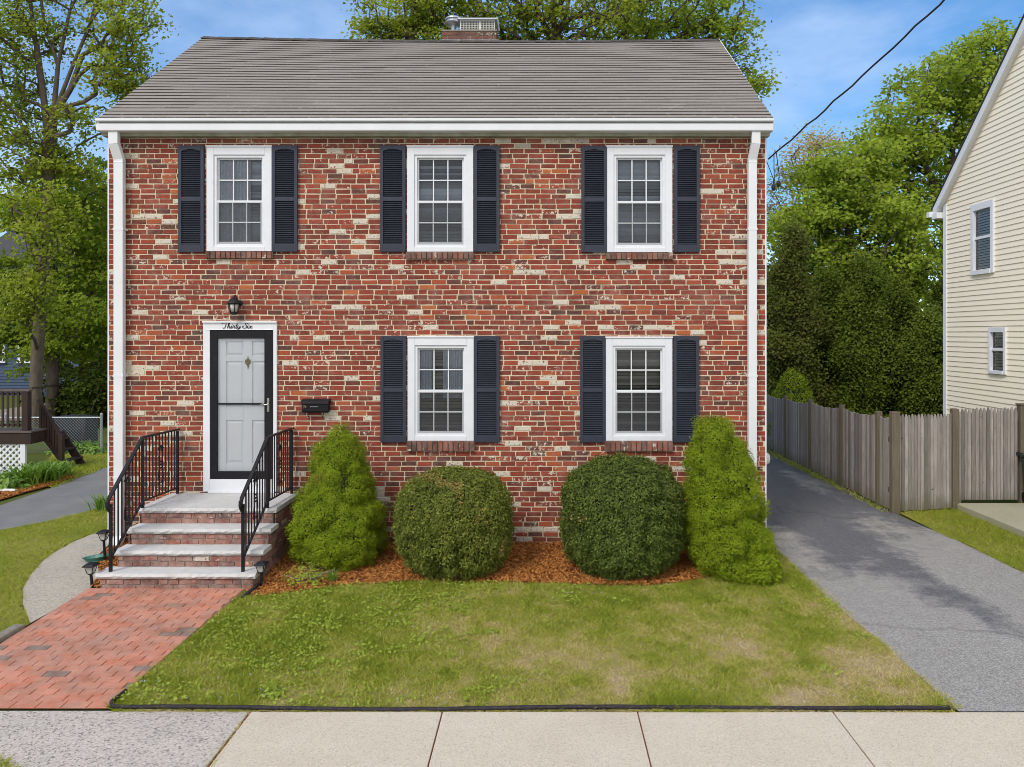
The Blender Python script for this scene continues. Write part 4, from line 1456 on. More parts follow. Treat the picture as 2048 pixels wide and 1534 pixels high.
# iron railings -------------------------------------------------------
def railing(label, pts):
    """pts: (x, y, base z, top z) for the three posts"""
    r = thing('iron_railing', (pts[0][0], pts[0][1], pts[0][2]), label, 'railing', 'railings of the front steps')
    for i, (x, y, b, t) in enumerate(pts):
        MB().box(x - .016, x + .016, y - .016, y + .016, b - .002, t - (.02 if i else .10)).build('post', M['iron'], r, bevel=.003)
    hr = MB()
    T_ = [Vector((p[0], p[1], p[3])) for p in pts]
    end = T_[0] + (T_[0] - T_[1]).normalized() * .05
    hr.beam(end, T_[1] + (T_[1] - T_[0]).normalized() * .006, .044, .022)
    hr.beam(T_[1], T_[2] + Vector((0, .03, 0)), .044, .022)
    hr.tube([end + Vector((0, .01, -.002)), end + Vector((0, -.022, -.03)), end + Vector((0, -.022, -.075)), end + Vector((0, .0, -.12)), end + Vector((0, .02, -.15))], [.020, .024, .026, .023, .016], 8)
    hr.build('handrail', M['iron'], r, bevel=.004)
    lo = MB()
    for (a, b), off in (((0, 1), .10), ((1, 2), .10)):
        p0 = Vector((pts[a][0], pts[a][1], pts[a][2] + off + (.05 if a == 0 else -.02)))
        p1 = Vector((pts[b][0], pts[b][1], pts[b][2] + off - .02))
        if a == 0:
            p1.z -= .0
        lo.beam(p0, p1, .026, .014)
    lo.build('bottom_rail', M['iron'], r)
    for (a, b), n in (((0, 1), 9), ((1, 2), 11)):
        A, B = pts[a], pts[b]
        zl0 = A[2] + (.15 if a == 0 else .08)
        zl1 = B[2] + .08
        pos = lambda t: Vector((A[0] + (B[0] - A[0]) * t, A[1] + (B[1] - A[1]) * t, 0))
        for k in range(1, n):
            t = k / n
            p = pos(t)
            zl, zh = zl0 + (zl1 - zl0) * t, A[3] + (B[3] - A[3]) * t
            MB().box(p.x - .0065, p.x + .0065, p.y - .0065, p.y + .0065, zl, zh - .008).build('baluster', M['iron'], r)
        # cast ornament: lyre of two bowed bars, collar and scrolls
        t = .5
        p = pos(t)
        d = (pos(1) - pos(0)).normalized()
        slope = ((B[3] - A[3])) / max((pos(1) - pos(0)).length, .01)
        zl, zh = zl0 + (zl1 - zl0) * t, A[3] + (B[3] - A[3]) * t
        zc = (zl + zh) / 2
        s = MB()
        for sg in (-1, 1):
            s.tube([p + d * sg * w_ + Vector((0, 0, zc + h_ + slope * sg * w_)) for w_, h_ in ((.005, .24), (.02, .17), (.05, .09), (.022, .0), (.05, -.09), (.06, -.20))], .006, 6)
            sp = []
            for i in range(14):
                th2 = i / 13 * 2.6 * PI
                rr = .032 * (1 - i / 16)
                sp.append(p + d * sg * (.035 + rr * math.cos(th2)) + Vector((0, 0, zc + .19 + rr * math.sin(th2))))
            s.tube(sp, .005, 6)
            sp = [Vector((q.x, q.y, 2 * zc - q.z - .04)) for q in sp]
            s.tube(sp, .005, 6)
        for h_ in (.03, -.01, -.05):
            s.tube([p + d * -.04 + Vector((0, 0, zc + h_)), p + d * .04 + Vector((0, 0, zc + h_))], .010, 6)
        s.build('scroll', M['iron'], r)


railing('black iron railing on the left side of the front steps, in front of the downspout', [(-4.91, -1.53, .12, .985), (-4.90, -.87, .69, 1.555), (-4.87, -.06, .69, 1.545)])
railing('black iron railing on the right side of the front steps, across the storm door', [(-3.405, -1.53, .12, .985), (-3.37, -.87, .69, 1.555), (-3.345, -.06, .69, 1.56)])

# ------------------------------------------------------------------ lantern, mailbox
lt = thing('wall_lantern', (fx(474.5), 0, fz(611)), 'black and glass coach lantern on the brick above the front door', 'lantern')
lx, ly, lz = fx(475), -.12, fz(630)
s = MB()
s.lathe([(.02, 0), (.055, .012), (.06, .03), (.05, .035)], (lx, ly, lz), 8)
for k in range(6):
    t = 2 * PI * k / 6
    s.tube([(lx + .05 * math.cos(t), ly + .05 * math.sin(t), lz + .03), (lx + .074 * math.cos(t), ly + .074 * math.sin(t), lz + .14)], .005, 5)
s.lathe([(.078, .14), (.084, .15), (.07, .18), (.05, .205), (.022, .222), (.018, .235), (.008, .25)], (lx, ly, lz), 12)
s.build('cage', M['iron'], lt)
MB().lathe([(.045, .03), (.066, .14), (.06, .141)], (lx, ly, lz), 12).build('lamp_glass', M['lamp_glass'], lt, smooth=True)
s = MB()
s.lathe([(.045, 0), (.045, .012), (.03, .02)], (0, 0, 0), 14)
s.v = [(lx + .03 + x, -z - .004, lz + .16 + y) for x, y, z in s.v]
s.tube([(lx + .03, -.02, lz + .16), (lx + .03, -.07, lz + .2), (lx + .015, -.11, lz + .262), (lx, -.12, lz + .25)], .008, 6)
s.build('bracket', M['iron'], lt)

mx0, mx1, mz0, mz1 = fx(607), fx(662), fz(824), fz(797)
mbx = thing('mailbox', ((mx0 + mx1) / 2, 0, mz0), 'small black metal mailbox on the brick wall right of the door', 'mailbox')
s = MB()
s.prism([(0, mz0 + .01), (-.085, mz0), (-.10, mz0 + .02), (-.105, mz0 + .125), (0, mz0 + .135)], lambda u, v, d: (d, u - .008, v), mx0 + .01, mx1 - .008)
s.build('body', M['black'], mbx, bevel=.006)
s = MB()
s.prism([(0, mz1), (-.06, mz1 - .006), (-.112, mz1 - .03), (-.118, mz1 - .062), (-.112, mz1 - .062), (-.106, mz1 - .045), (0, mz1 - .045)], lambda u, v, d: (d, u - .008, v), mx0, mx1)
s.build('lid', M['black'], mbx, bevel=.004)
ex, ez = mx0 + .058, fz(812)
s = MB()
s.prism([(ex + .018 * math.cos(t), ez + .018 * math.sin(t)) for t in np.linspace(-1.2, 1.9, 9)] + [(ex - .004, ez + .004)], lambda u, v, d: (u, d, v), -.121, -.110)
s.box(ex - .022, ex - .006, -.121, -.110, ez + .006, ez + .02).box(ex - .022, ex - .008, -.121, -.110, ez - .02, ez - .008)
s.build('emblem', M['brass'], mbx)
s = MB()
for k in range(11):
    s.box(mx0 + .13 + k * .0095, mx0 + .136 + k * .0095, -.1215, -.110, ez - .005 + .002 * (k % 3), ez + .006 - .001 * (k % 2))
s.build('inscription', M['flash'], mbx)
s = MB()
for xx in (mx0 + .09, mx1 - .09):
    s.tube([(xx, -.02, mz0 + .01), (xx, -.06, mz0 - .05), (xx, -.09, mz0 - .055), (xx, -.105, mz0 - .03)], .004, 6)
s.build('paper_hook', M['iron'], mbx)


# ------------------------------------------------------------------ path lights
def path_light(x, y, h, label, tilt=0.0, proto=None):
    p = thing('path_light', (x, y, g(y)), label, 'path light', 'solar path lights round the steps')
    b = g(y) + .01
    w = .042
    s = MB().tube([(x + tilt * .0, y, b - .03), (x + tilt, y, b + h - .12)], [.017, .015], 8)
    s.lathe([(.018, 0), (.034, .012), (.04, .02)], (x + tilt, y, b + h - .128), 4, rot=PI / 4)
    s.build('stake', M['black'], p)
    s = MB()
    zt = b + h
    for sx in (-1, 1):
        for sy in (-1, 1):
            s.beam((x + tilt + sx * .026, y + sy * .026, zt - .11), (x + tilt + sx * .046, y + sy * .046, zt - .025), .007, .007)
    s.build('cage', M['black'], p)
    s = MB().lathe([(.03, -.108), (.054, -.026), (.05, -.025)], (x + tilt, y, zt), 4, rot=PI / 4)
    s.build('lens', M['lamp_glass'], p)
    s = MB().lathe([(.09, -.027), (.095, -.02), (.072, -.004), (.05, .006), (.03, .012)], (x + tilt, y, zt), 4, rot=PI / 4)
    s.build('lamp_shade', M['black'], p)


path_light(-5.09, -1.57, .275, 'short black path light standing where the walkway meets the brick path', -.02)
path_light(-5.48, -.66, .37, 'taller black path light beside the green dish, left of the steps', -.02)
path_light(-3.19, -1.55, .285, 'black path light in the mulch at the right end of the bottom step', .0)
s = MB()
vs, fs = [], []
n = 16
for k in range(n):
    t = 2 * PI * k / n
    c_, s_ = math.cos(t), math.sin(t)
    for rr, zz in ((1, .06), (.92, .055), (.6, .012), (.62, .0)):
        vs.append((-5.56 + .17 * rr * c_, -.72 + .10 * rr * s_, g(-.7) + .02 + zz + .02 * c_))
for k in range(n):
    for q in range(3):
        fs.append((k * 4 + q, ((k + 1) % n) * 4 + q, ((k + 1) % n) * 4 + q + 1, k * 4 + q + 1))
fs.append(tuple(k * 4 + 3 for k in range(n))[::-1])
fs.append(tuple(k * 4 + 2 for k in range(n)))
o = s.add(vs, fs).build('plant_saucer', M['dish_green'])
tag(o, 'green plastic saucer tilted on the ground at the foot of the taller path light', 'saucer')


# ------------------------------------------------------------------ shrubs
def shrub(name, label, cat, base, prof, rx, ry, n, mat, lsize, clump, clump_h, rng, needles=1, jitter=.02, group=None, flat=1.0, lobes=(), up=0.0, lean=0.0):
    """a clipped shrub: prof = [(height fraction, radius fraction)]; leaves on a lumpy surface, twigs inside"""
    x0, y0, z0, H = base
    sh = thing(name, (x0, y0, z0), label, cat, group)
    hs, rs = np.array([p[0] for p in prof]), np.array([p[1] for p in prof])
    # area-weighted heights
    hh = np.linspace(0, 1, 400)
    rr = np.interp(hh, hs, rs)
    drdh = np.gradient(rr * max(rx, ry), hh * H)
    wgt = (rr + .02) * np.sqrt(1 + drdh ** 2)
    cdf = np.cumsum(wgt) / wgt.sum()

    def surf(m):
        u = np.interp(rng.random(m), cdf, hh)
        th = rng.uniform(0, 2 * PI, m)
        r = np.interp(u, hs, rs)
        sl = np.interp(u, hh, drdh)
        nr = np.stack([np.cos(th), np.sin(th), -sl], -1)
        nr /= np.linalg.norm(nr, axis=1, keepdims=True)
        P = np.stack([r * rx * np.cos(th), r * ry * np.sin(th), u * H], -1)
        return P, nr
    P, nr = surf(n)
    C, cn = surf(clump)
    hgt = rng.uniform(.5, 1.0, clump)
    # distance to the nearest clump centre -> lumpy relief with creases between clumps
    dmin = np.full(n, 9.0)
    amp = np.zeros(n)
    vec = np.zeros((n, 3))
    for i in range(0, n, 4000):
        D = np.linalg.norm(P[i:i + 4000, None, :] - C[None], axis=2)
        j = D.argmin(1)
        dmin[i:i + 4000] = D[np.arange(len(j)), j]
        amp[i:i + 4000] = hgt[j]
        vec[i:i + 4000] = P[i:i + 4000] - C[j]
    d0 = np.percentile(dmin, 90)
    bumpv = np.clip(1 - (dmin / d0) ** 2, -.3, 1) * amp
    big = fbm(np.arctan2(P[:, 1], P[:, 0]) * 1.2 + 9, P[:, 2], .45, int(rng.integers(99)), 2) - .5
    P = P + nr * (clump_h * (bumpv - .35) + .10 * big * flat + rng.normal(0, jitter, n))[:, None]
    up_v = np.array([0, 0, 1.0])
    Vs, vv = [], []
    for q in range(needles):
        nn = nr + 1.1 * vec / d0 + rng.normal(0, .42, nr.shape) + up_v * up
        c = P + rng.normal(0, jitter, P.shape)
        V_, _ = leaf_quads(c, nn, lsize * rng.uniform(.7, 1.4, n), lsize * .55 * rng.uniform(.7, 1.3, n), rng, .1)
        Vs.append(V_)
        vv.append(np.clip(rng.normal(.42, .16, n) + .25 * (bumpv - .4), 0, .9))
    Vn = np.concatenate(Vs)
    Vn[:, 0] += lean * np.clip(1 - Vn[:, 2] / H, 0, 1)
    Vn = Vn + np.array([x0, y0, z0])
    v = np.concatenate(vv)
    dead = fbm(Vn[::4, 0] * 1.0 + Vn[::4, 1], Vn[::4, 2], .35, 3) > .74
    v = np.where(dead & (rng.random(len(v)) < .55), 1.0, v)
    np_mesh('foliage', Vn, np.arange(len(Vn)).reshape(-1, 4), mat, sh, attr=v)
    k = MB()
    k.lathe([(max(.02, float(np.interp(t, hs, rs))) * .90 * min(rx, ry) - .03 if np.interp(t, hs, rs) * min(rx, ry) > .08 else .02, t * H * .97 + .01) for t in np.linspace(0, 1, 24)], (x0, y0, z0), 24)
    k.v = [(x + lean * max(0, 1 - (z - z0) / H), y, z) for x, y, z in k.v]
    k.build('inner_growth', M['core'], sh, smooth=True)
    t = MB()
    for q in range(5):
        a_ = q * 1.3
        t.tube([(x0 + .06 * math.cos(a_), y0 + .06 * math.sin(a_), z0 - .04), (x0 + .12 * math.cos(a_), y0 + .12 * math.sin(a_), z0 + H * .3)], .02, 6)
    t.build('stem', M['bark'], sh)
    return sh


rs_ = np.random.default_rng(21)
cone1 = [(0, .5), (.03, .72), (.08, .92), (.15, 1.0), (.24, 1.0), (.35, .93), (.5, .77), (.66, .60), (.81, .47), (.91, .32), (.97, .17), (1, .0)]
cone2 = [(0, .55), (.04, .8), (.10, .97), (.2, 1.0), (.32, .99), (.456, .94), (.58, .88), (.71, .76), (.83, .56), (.92, .38), (.97, .2), (1, .0)]
ball = [(0, .55), (.03, .66), (.10, .82), (.20, .94), (.34, 1.0), (.60, 1.0), (.74, .96), (.85, .85), (.92, .68), (.97, .42), (1, .0)]
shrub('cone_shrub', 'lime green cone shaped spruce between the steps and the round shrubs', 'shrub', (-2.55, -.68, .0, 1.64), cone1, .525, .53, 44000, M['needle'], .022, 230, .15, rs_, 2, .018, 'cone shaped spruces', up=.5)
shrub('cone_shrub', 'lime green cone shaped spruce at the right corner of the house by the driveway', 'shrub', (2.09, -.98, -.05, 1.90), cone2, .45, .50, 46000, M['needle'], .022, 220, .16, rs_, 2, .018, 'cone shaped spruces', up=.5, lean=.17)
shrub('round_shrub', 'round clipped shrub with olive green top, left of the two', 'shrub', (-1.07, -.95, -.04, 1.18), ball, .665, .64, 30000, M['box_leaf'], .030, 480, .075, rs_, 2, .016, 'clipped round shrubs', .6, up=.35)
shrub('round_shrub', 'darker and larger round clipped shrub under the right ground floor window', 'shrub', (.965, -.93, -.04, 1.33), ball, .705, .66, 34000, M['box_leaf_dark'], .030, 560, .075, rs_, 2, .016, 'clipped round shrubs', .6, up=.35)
s_ = at(1585, 800, 18)
shrub('cone_shrub', 'small yellow green cone shrub showing its tip above the driveway fence', 'shrub', (s_[0], s_[1], 0, 1.97), cone2, .52, .5, 6000, M['needle'], .045, 150, .06, rs_, 2, .02, up=.5)
# low lobe of foliage at the foot of the right cone
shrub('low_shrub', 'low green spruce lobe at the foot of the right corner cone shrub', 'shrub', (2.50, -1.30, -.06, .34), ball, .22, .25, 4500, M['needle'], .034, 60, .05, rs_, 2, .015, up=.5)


def strap_plant(name, label, cat, x, y, r, h, n, mat, w, rng, group=None, z=None):
    z0 = g(y) if z is None else z
    p = thing(name, (x, y, z0), label, cat, group)
    V, Fc, a = [], [], []
    for i in range(n):
        t = rng.uniform(0, 2 * PI)
        bx, by = x + rng.normal(0, r * .25), y + rng.normal(0, r * .2)
        L = h * rng.uniform(.7, 1.2)
        out = r * rng.uniform(.3, 1.1)
        sd = np.array([-math.sin(t), math.cos(t), 0]) * w * rng.uniform(.7, 1.2)
        v_ = rng.random()
        b0 = len(V)
        for k in range(5):
            q = k / 4
            ww = (1 - q) ** .6 if k else .6
            c = np.array([bx + math.cos(t) * out * q, by + math.sin(t) * out * q, z0 + L * (1.9 * q - 1.15 * q * q)])
            V += [c - sd * ww * .5, c + sd * ww * .5]
        for k in range(4):
            Fc.append([b0 + 2 * k, b0 + 2 * k + 1, b0 + 2 * k + 3, b0 + 2 * k + 2])
            a.append(v_)
    np_mesh('foliage', V, Fc, mat, p, attr=a)
    return p


x_, y_ = gp(205, 1022)
strap_plant('lily_plant', 'spiky green lily plant on the lawn edge left of the steps', 'plant', x_, y_, .28, .30, 60, M['strap_leaf'], .024, rs_)
x_, y_ = gp(663, 1168)
strap_plant('sprouting_plant', 'small tuft of thin green shoots in the mulch below the left cone shrub', 'plant', x_, y_ + .02, .12, .17, 70, M['strap_leaf'], .009, rs_)
for i, (px, py, r, h) in enumerate(((52, 972, .46, .44), (90, 965, .46, .42), (118, 954, .34, .34))):
    x_, y_ = gp(px, py)
    strap_plant('daylily', ('broad clump of arching daylily leaves in front of the white lattice', 'clump of arching daylily leaves, middle of the three by the deck stairs',
                            'smallest clump of daylily leaves, nearest the driveway')[i], 'plant', x_, y_, r, h, 150, M['strap_leaf'], .035, rs_, 'daylilies by the deck')


def leafy_plant(name, label, cat, x, y, r, h, n, mat, L, rng, group=None, twigs=False, lo=.0, hi=.92):
    p = thing(name, (x, y, g(y)), label, cat, group)
    u = rng.normal(size=(n, 3))
    u /= np.linalg.norm(u, axis=1, keepdims=True)
    u *= (rng.random(n) ** .35)[:, None]
    c = np.stack([x + u[:, 0] * r, y + u[:, 1] * r * .8, g(y) + .02 + np.abs(u[:, 2]) * h], -1)
    nr = u + np.array([0, -.2, .9])
    V, Fc = leaf_quads(c, nr, L * rng.uniform(.6, 1.3, n), L * .6 * rng.uniform(.6, 1.3, n), rng)
    np_mesh('foliage', V, Fc, mat, p, attr=rng.uniform(lo, hi, n))
    s = MB()
    for i in range(26 if twigs else 5):
        t = rng.uniform(0, 2 * PI)
        q = rng.uniform(.5, 1.1)
        s.tube([(x + .2 * r * math.cos(t), y + .1 * r * math.sin(t), g(y)), (x + .6 * r * q * math.cos(t), y + .5 * r * q * math.sin(t), g(y) + h * .5 * q), (x + r * q * math.cos(t), y + r * .8 * q * math.sin(t), g(y) + h * .62 * q)],
               [.006, .005, .003], 5)
    s.build('twig', M['twig'], p)
    return p


x_, y_ = gp(612, 1166)
leafy_plant('twiggy_plant', 'low twiggy plant with fresh green leaves in the mulch bed', 'plant', x_, y_, .30, .22, 420, M['weed'], .035, rs_, None, True)
x_, y_ = gp(14, 980)
leafy_plant('hosta', 'light green hosta in front of the lattice at the left edge', 'plant', x_, y_, .38, .32, 160, M['strap_leaf'], .13, rs_, 'hostas', hi=1.0)
for i, (px, py, w_) in enumerate(((132, 906, .45), (178, 907, .5))):
    x_, y_ = gp(px, py)
    leafy_plant('hosta', ('light green hosta under the dark tarpaulin', 'light green hosta by the end post of the wire fence')[i], 'plant', x_, y_, w_, .28, 260, M['strap_leaf'], .11, rs_, 'hostas', hi=1.0)
x_, y_ = gp(525 + 40, 1205)
x_, y_ = gp(545, 1392)
leafy_plant('weed_clump', 'bright green weed clump near the front edge of the lawn', 'plant', x_, y_, .13, .10, 120, M['weed'], .04, rs_)

# ------------------------------------------------------------------ driveway fence, gate, bin
FXX = 5.5
fence = thing('stockade_fence', (FXX, 1.7, 0), 'weathered grey board fence running back along the right side of the driveway', 'fence')
dists = [11.72, 12.2, 13.7, 15.29, 16.86, 18.4, 20.0, 21.6, 23.2]
tops = [1.587, 1.555, 1.52, 1.475, 1.42, 1.40, 1.40, 1.40, 1.40]
for i in range(len(dists) - 1):
    y0_, y1_ = dists[i] - 10, dists[i + 1] - 10
    mb = MB()
    yy = y0_ + .03
    while yy < y1_ - .03:
        wv_ = random.uniform(.058, .078)
        ye = min(yy + wv_, y1_ - .02)
        t = (yy - y0_) / (y1_ - y0_)
        zt = tops[i] + (tops[i + 1] - tops[i]) * t - .055 - .05 * 4 * t * (1 - t) + random.uniform(-.008, .008)
        v_ = random.random()
        xo = random.uniform(-.004, .004)
        mb.box(FXX + xo, FXX + .022 + xo, yy, ye - .006, .035 + random.uniform(-.01, .015), zt, v_)
        yy = ye
    mb.box(FXX + .027, FXX + .07, y0_, y1_, .35, .43, .3).box(FXX + .027, FXX + .07, y0_, y1_, 1.1, 1.18, .3)
    mb.build('panel', M['fence_wood'], fence)
for i, (d, t) in enumerate(zip(dists[1:], tops[1:])):
    y_ = d - 10
    MB().box(FXX - .035, FXX + .05, y_ - .045, y_ + .045, -.1, t, .4).build('post', M['post_wood'], fence, bevel=.008)


def picket(mb, x, y, w, z0, z1, dx=0, dy=1.0, v=0.5):
    """rounded, pointed stockade picket facing the street"""
    tip = z1
    n = 5
    prof = [(-w / 2, z0), (w / 2, z0), (w / 2, z1 - .095), (w * .33, z1 - .035), (w * .12, z1), (-w * .12, z1), (-w * .33, z1 - .035), (-w / 2, z1 - .095)]
    mb.prism(prof, lambda u, q, d: (x + u, y + d - .018 * math.cos(u / w * PI) * 0, q), -.012, .012, v)
    # rounded face
    for sg in (-1, 1):
        pass


fp = thing('picket_fence', (6.0, 1.75, 0), 'short run of pointed stockade pickets facing the street, between two posts', 'fence')
yF0, yF1 = 1.78, 2.0
mb = MB()
x = 5.56
while x < 6.56:
    w = random.uniform(.053, .062)
    t = (x - 5.56) / 1.0
    picket(mb, x + w / 2, yF0 + (yF1 - yF0) * t + random.uniform(-.004, .004), w - .010, .02, 1.545 + random.uniform(-.015, .012), v=random.random())
    x += w
mb.build('panel', M['fence_wood'], fp)
mb = MB()
for z_ in (.35, 1.15):
    mb.beam((5.5, yF0 + .04, z_), (6.6, yF1 + .04, z_), .05, .08)
mb.build('rail', M['post_wood'], fp)
MB().box(5.475, 5.60, 1.66, 1.77, -.1, 1.60, .5).build('post', M['post_wood'], fp, bevel=.01)
MB().box(6.58, 6.68, 1.94, 2.05, -.1, 1.62, .5).build('post', M['post_wood'], fp, bevel=.01)
gate = thing('garden_gate', (7.2, 2.1, .1), 'wooden picket gate standing against the cream house wall', 'gate')
mb = MB()
x = 6.74
MB().box(6.715, 6.775, 2.05, 2.09, .05, 1.56, .75).build('stile', M['fence_wood'], gate, bevel=.004)
x = 6.78
while x < 7.66:
    w = random.uniform(.052, .062)
    picket(mb, x + w / 2, 2.08 + random.uniform(-.004, .004), w - .009, .135, 1.61 + (x - 6.7) * .02 + random.uniform(-.012, .012), v=random.random())
    x += w
mb.build('panel', M['fence_wood'], gate)
mb = MB()
for z_ in (.4, 1.25):
    mb.box(6.72, 7.68, 2.10, 2.14, z_, z_ + .08, .4)
mb.build('rail', M['post_wood'], gate)
MB().box(7.68, 7.80, 2.10, 2.2, .85, .89).lathe([(.03, 0), (.03, .05)], (7.7, 2.06, .86), 8).build('latch', M['iron'], gate)
o = thing('gate_post', (7.87, 2.15, 0), 'dark brown gate post at the right edge, above the green bin', 'post')
MB().box(7.77, 7.93, 2.1, 2.22, 0.05, 1.66, .4).build('post', M['post_wood'], o, bevel=.01)
MB().box(7.76, 7.94, 2.09, 2.23, 1.66, 1.685, .4).build('cap', M['post_wood'], o, bevel=.004)
b = thing('wheeled_bin', (7.8, 1.8, .1), 'dark green wheeled bin beside the gate at the right edge', 'bin')
s = MB()
s.prism([(7.78, .16), (8.02, .16), (8.06, .84), (7.72, .84)], lambda u, v, d: (u, d, v), 1.66, 2.03)
s.build('body', M['bin_green'], b, bevel=.02)
MB().box(7.70, 8.07, 1.63, 2.05, .845, .89).build('lid', M['bin_green'], b, bevel=.015)
for q in (7.80, 7.98):
    w = MB().lathe([(.085, -.02), (.09, -.01), (.09, .01), (.085, .02)], (0, 0, 0), 16)
    w.v = [(q + z, 2.02 + x, .19 + y) for x, y, z in w.v]
    w.build('wheel', M['iron'], b)

# ------------------------------------------------------------------ neighbour's cream house
nb = thing('clapboard_house', (11.5, 1, 0), 'cream clapboard house with white trim at the right edge', 'house')
NX = 8.1
NY1, NY0 = 5.0, -3.0
NEZ = 5.42
APY = 1.0
APZ = NEZ + (NY1 - APY) * .93


def gable_top(y):
    return NEZ + (NY1 - y) * .93 if y > APY else NEZ + (y - NY0) * .93


nwins = [(at(1990, 0, 0), 3.33, 4.03, 3.92, 5.24), (None, 2.98, 3.48, 2.11, 2.94)]
nwin = [(w[1], w[2], w[3], w[4]) for w in nwins]
sd = MB()
z = 0.25
ex_ = .097
while z < APZ - .05:
    zt = z + ex_
    def span(zz):
        if zz <= NEZ:
            return NY0, NY1
        k = (zz - NEZ) / .93
        return NY0 + k, NY1 - k
    a0, a1 = span(z)
    b0, b1 = span(zt)
    segs = [(a0, a1, b0, b1)]
    for h in nwin:
        if h[2] < (z + zt) / 2 < h[3]:
            ns = []
            for q in segs:
                ns += [(q[0], h[0], q[2], h[0]), (h[1], q[1], h[1], q[3])]
            segs = ns
    for (p0, p1, q0, q1) in segs:
        if p1 - p0 < .02:
            continue
        sd.add([(NX - .016, p0, z), (NX - .016, p1, z), (NX - .002, q1, zt), (NX - .002, q0, zt), (NX + .0, p0, z), (NX + .0, p1, z)],
               [(0, 1, 2, 3)[::-1], (0, 4, 5, 1)[::-1]], random.random())
    z = zt
sd.build('clapboard', M['siding'], nb)
s = MB()
poly = [(NY0 + .02, -.1), (NY1 - .02, -.1), (NY1 - .02, NEZ), (APY, APZ - .05), (NY0 + .02, NEZ)]
cells = list(rect_minus((NY0 + .02, NY1 - .02, -.1, NEZ), [(h[0] + .02, h[1] - .02, h[2] + .02, h[3] - .02) for h in nwin]))
for a0, a1, b0, b1 in cells:
    s.box(NX + .004, NX + .12, a0, a1, b0, b1)
s.prism([(NY0 + .02, NEZ), (NY1 - .02, NEZ), (APY, APZ - .05)], lambda u, v, d: (d, u, v), NX + .004, NX + .12)
s.box(NX + .12, 16, NY1 - .12, NY1 - .03, -.1, NEZ).box(NX + .12, 16, NY0 + .03, NY0 + .12, -.1, NEZ)
s.build('wall', M['siding'], nb)
MB().box(NX - .03, NX + .09, NY1 - .1, NY1 + .012, 0.1, NEZ).build('corner_board', M['white'], nb)
s = MB()
k = .93
for sgn, yE in ((1, NY1), (-1, NY0)):
    e = yE + sgn * .22
    ze = NEZ - .22 * k
    # rake board along the slope, roof slab above
    s.prism([(e, ze - .02), (APY, APZ - .02 + .0), (APY, APZ + .16), (e, ze + .16)], lambda u, v, d: (d, u, v), NX - .13, NX - .09)
    s.prism([(e, ze - .0), (APY, APZ), (APY, APZ + .04), (e, ze + .04)], lambda u, v, d: (d, u, v), NX - .09, NX + .1)
    s.box(NX - .15, NX + .6, min(yE + sgn * .03, e), max(yE + sgn * .03, e), ze - .06, ze + .06)
    s.box(NX - .2, 16, min(e, e + sgn * .11), max(e, e + sgn * .11), ze - .01, ze + .10)
s.build('rake_board', M['gutter'], nb)
s = MB()
for sgn, yE in ((1, NY1), (-1, NY0)):
    e = yE + sgn * .26
    ze = NEZ - .26 * k
    s.prism([(e, ze + .17), (APY, APZ + .165), (APY, APZ + .195), (e, ze + .195)], lambda u, v, d: (d, u, v), NX - .15, 16)
s.build('roof', M['far_roof'], nb)
for (y0_, y1_, z0_, z1_) in nwin:
    w = MB()
    t = .085 if y1_ - y0_ > .6 else .06
    w.box(NX - .045, NX + .04, y0_, y0_ + t, z0_, z1_).box(NX - .045, NX + .04, y1_ - t, y1_, z0_, z1_)
    w.box(NX - .045, NX + .04, y0_ + t, y1_ - t, z1_ - t * 1.5, z1_).box(NX - .06, NX + .04, y0_ + t, y1_ - t, z0_, z0_ + t)
    zm = (z0_ + z1_) / 2 + .02
    w.box(NX - .015, NX + .03, y0_ + t, y1_ - t, zm - .025, zm + .025)
    wo = w.build('window', M['white'], nb, bevel=.004)
    MB().add([(NX + .012, y1_ - t, z0_ + t), (NX + .012, y0_ + t, z0_ + t), (NX + .012, y0_ + t, z1_ - t), (NX + .012, y1_ - t, z1_ - t)], [(0, 1, 2, 3)]).build('pane', M['glass'], wo)
    bl = MB()
    zz = z0_ + t
    while zz < z1_ - t:
        bl.obox((NX + .045, (y0_ + y1_) / 2, zz), (0, (y1_ - y0_) / 2 - .07, 0), (.012, 0, .019), (.0006, 0, .0006))
        zz += .05
    bl.build('blind', M['blind_white'], wo)
    MB().box(NX + .2, NX + .22, y0_ - .1, y1_ + .1, z0_ - .1, z1_ + .1).build('reveal', M['dark_room'], wo)

# ------------------------------------------------------------------ service cable
cb = thing('service_cable', (3.05, .3, 5.3), 'black overhead service cable with two hanging connectors at the right of the house', 'cable')
pts = []
A, B = Vector(at(1537, 318, 10.3)), Vector((6.6, -7.5, 9.2))
mid = Vector(at(1864, 0, 8.0))
B = mid + (mid - A) * 1.3
Bm = Vector((B.x, B.y, B.z + .25))
for i in range(41):
    t = i / 40
    p = A.lerp(B, t)
    p.z -= .22 * 4 * t * (1 - t) * .55
    p.x += .006 * math.sin(i * 2.2)
    p.z += .010 * math.sin(i * 1.7)
    pts.append(p)
MB().tube(pts, .011, 8).build('cable', M['cable'], cb, smooth=True)
a1 = Vector(at(1548, 305, 10.25))
s = MB()
c1, c2 = Vector(at(1547, 375, 10.2)), Vector(at(1557, 367, 10.2))
s.tube([a1, a1 + Vector((.0, 0, -.2)), c1 + Vector((.012, 0, .1)), c1], .006, 6)
s.tube([a1 + Vector((.03, 0, .02)), a1 + Vector((.05, 0, -.15)), c2 + Vector((.01, 0, .12)), c2], .006, 6)
s.tube([Vector(at(1533, 322, 10.3)), Vector(at(1540, 340, 10.25)), Vector(at(1547, 358, 10.2)), c1], .005, 6)
s.tube([Vector(at(1531, 370, 10.4)), Vector(at(1540, 369, 10.3)), Vector(at(1547, 362, 10.2))], .005, 6)
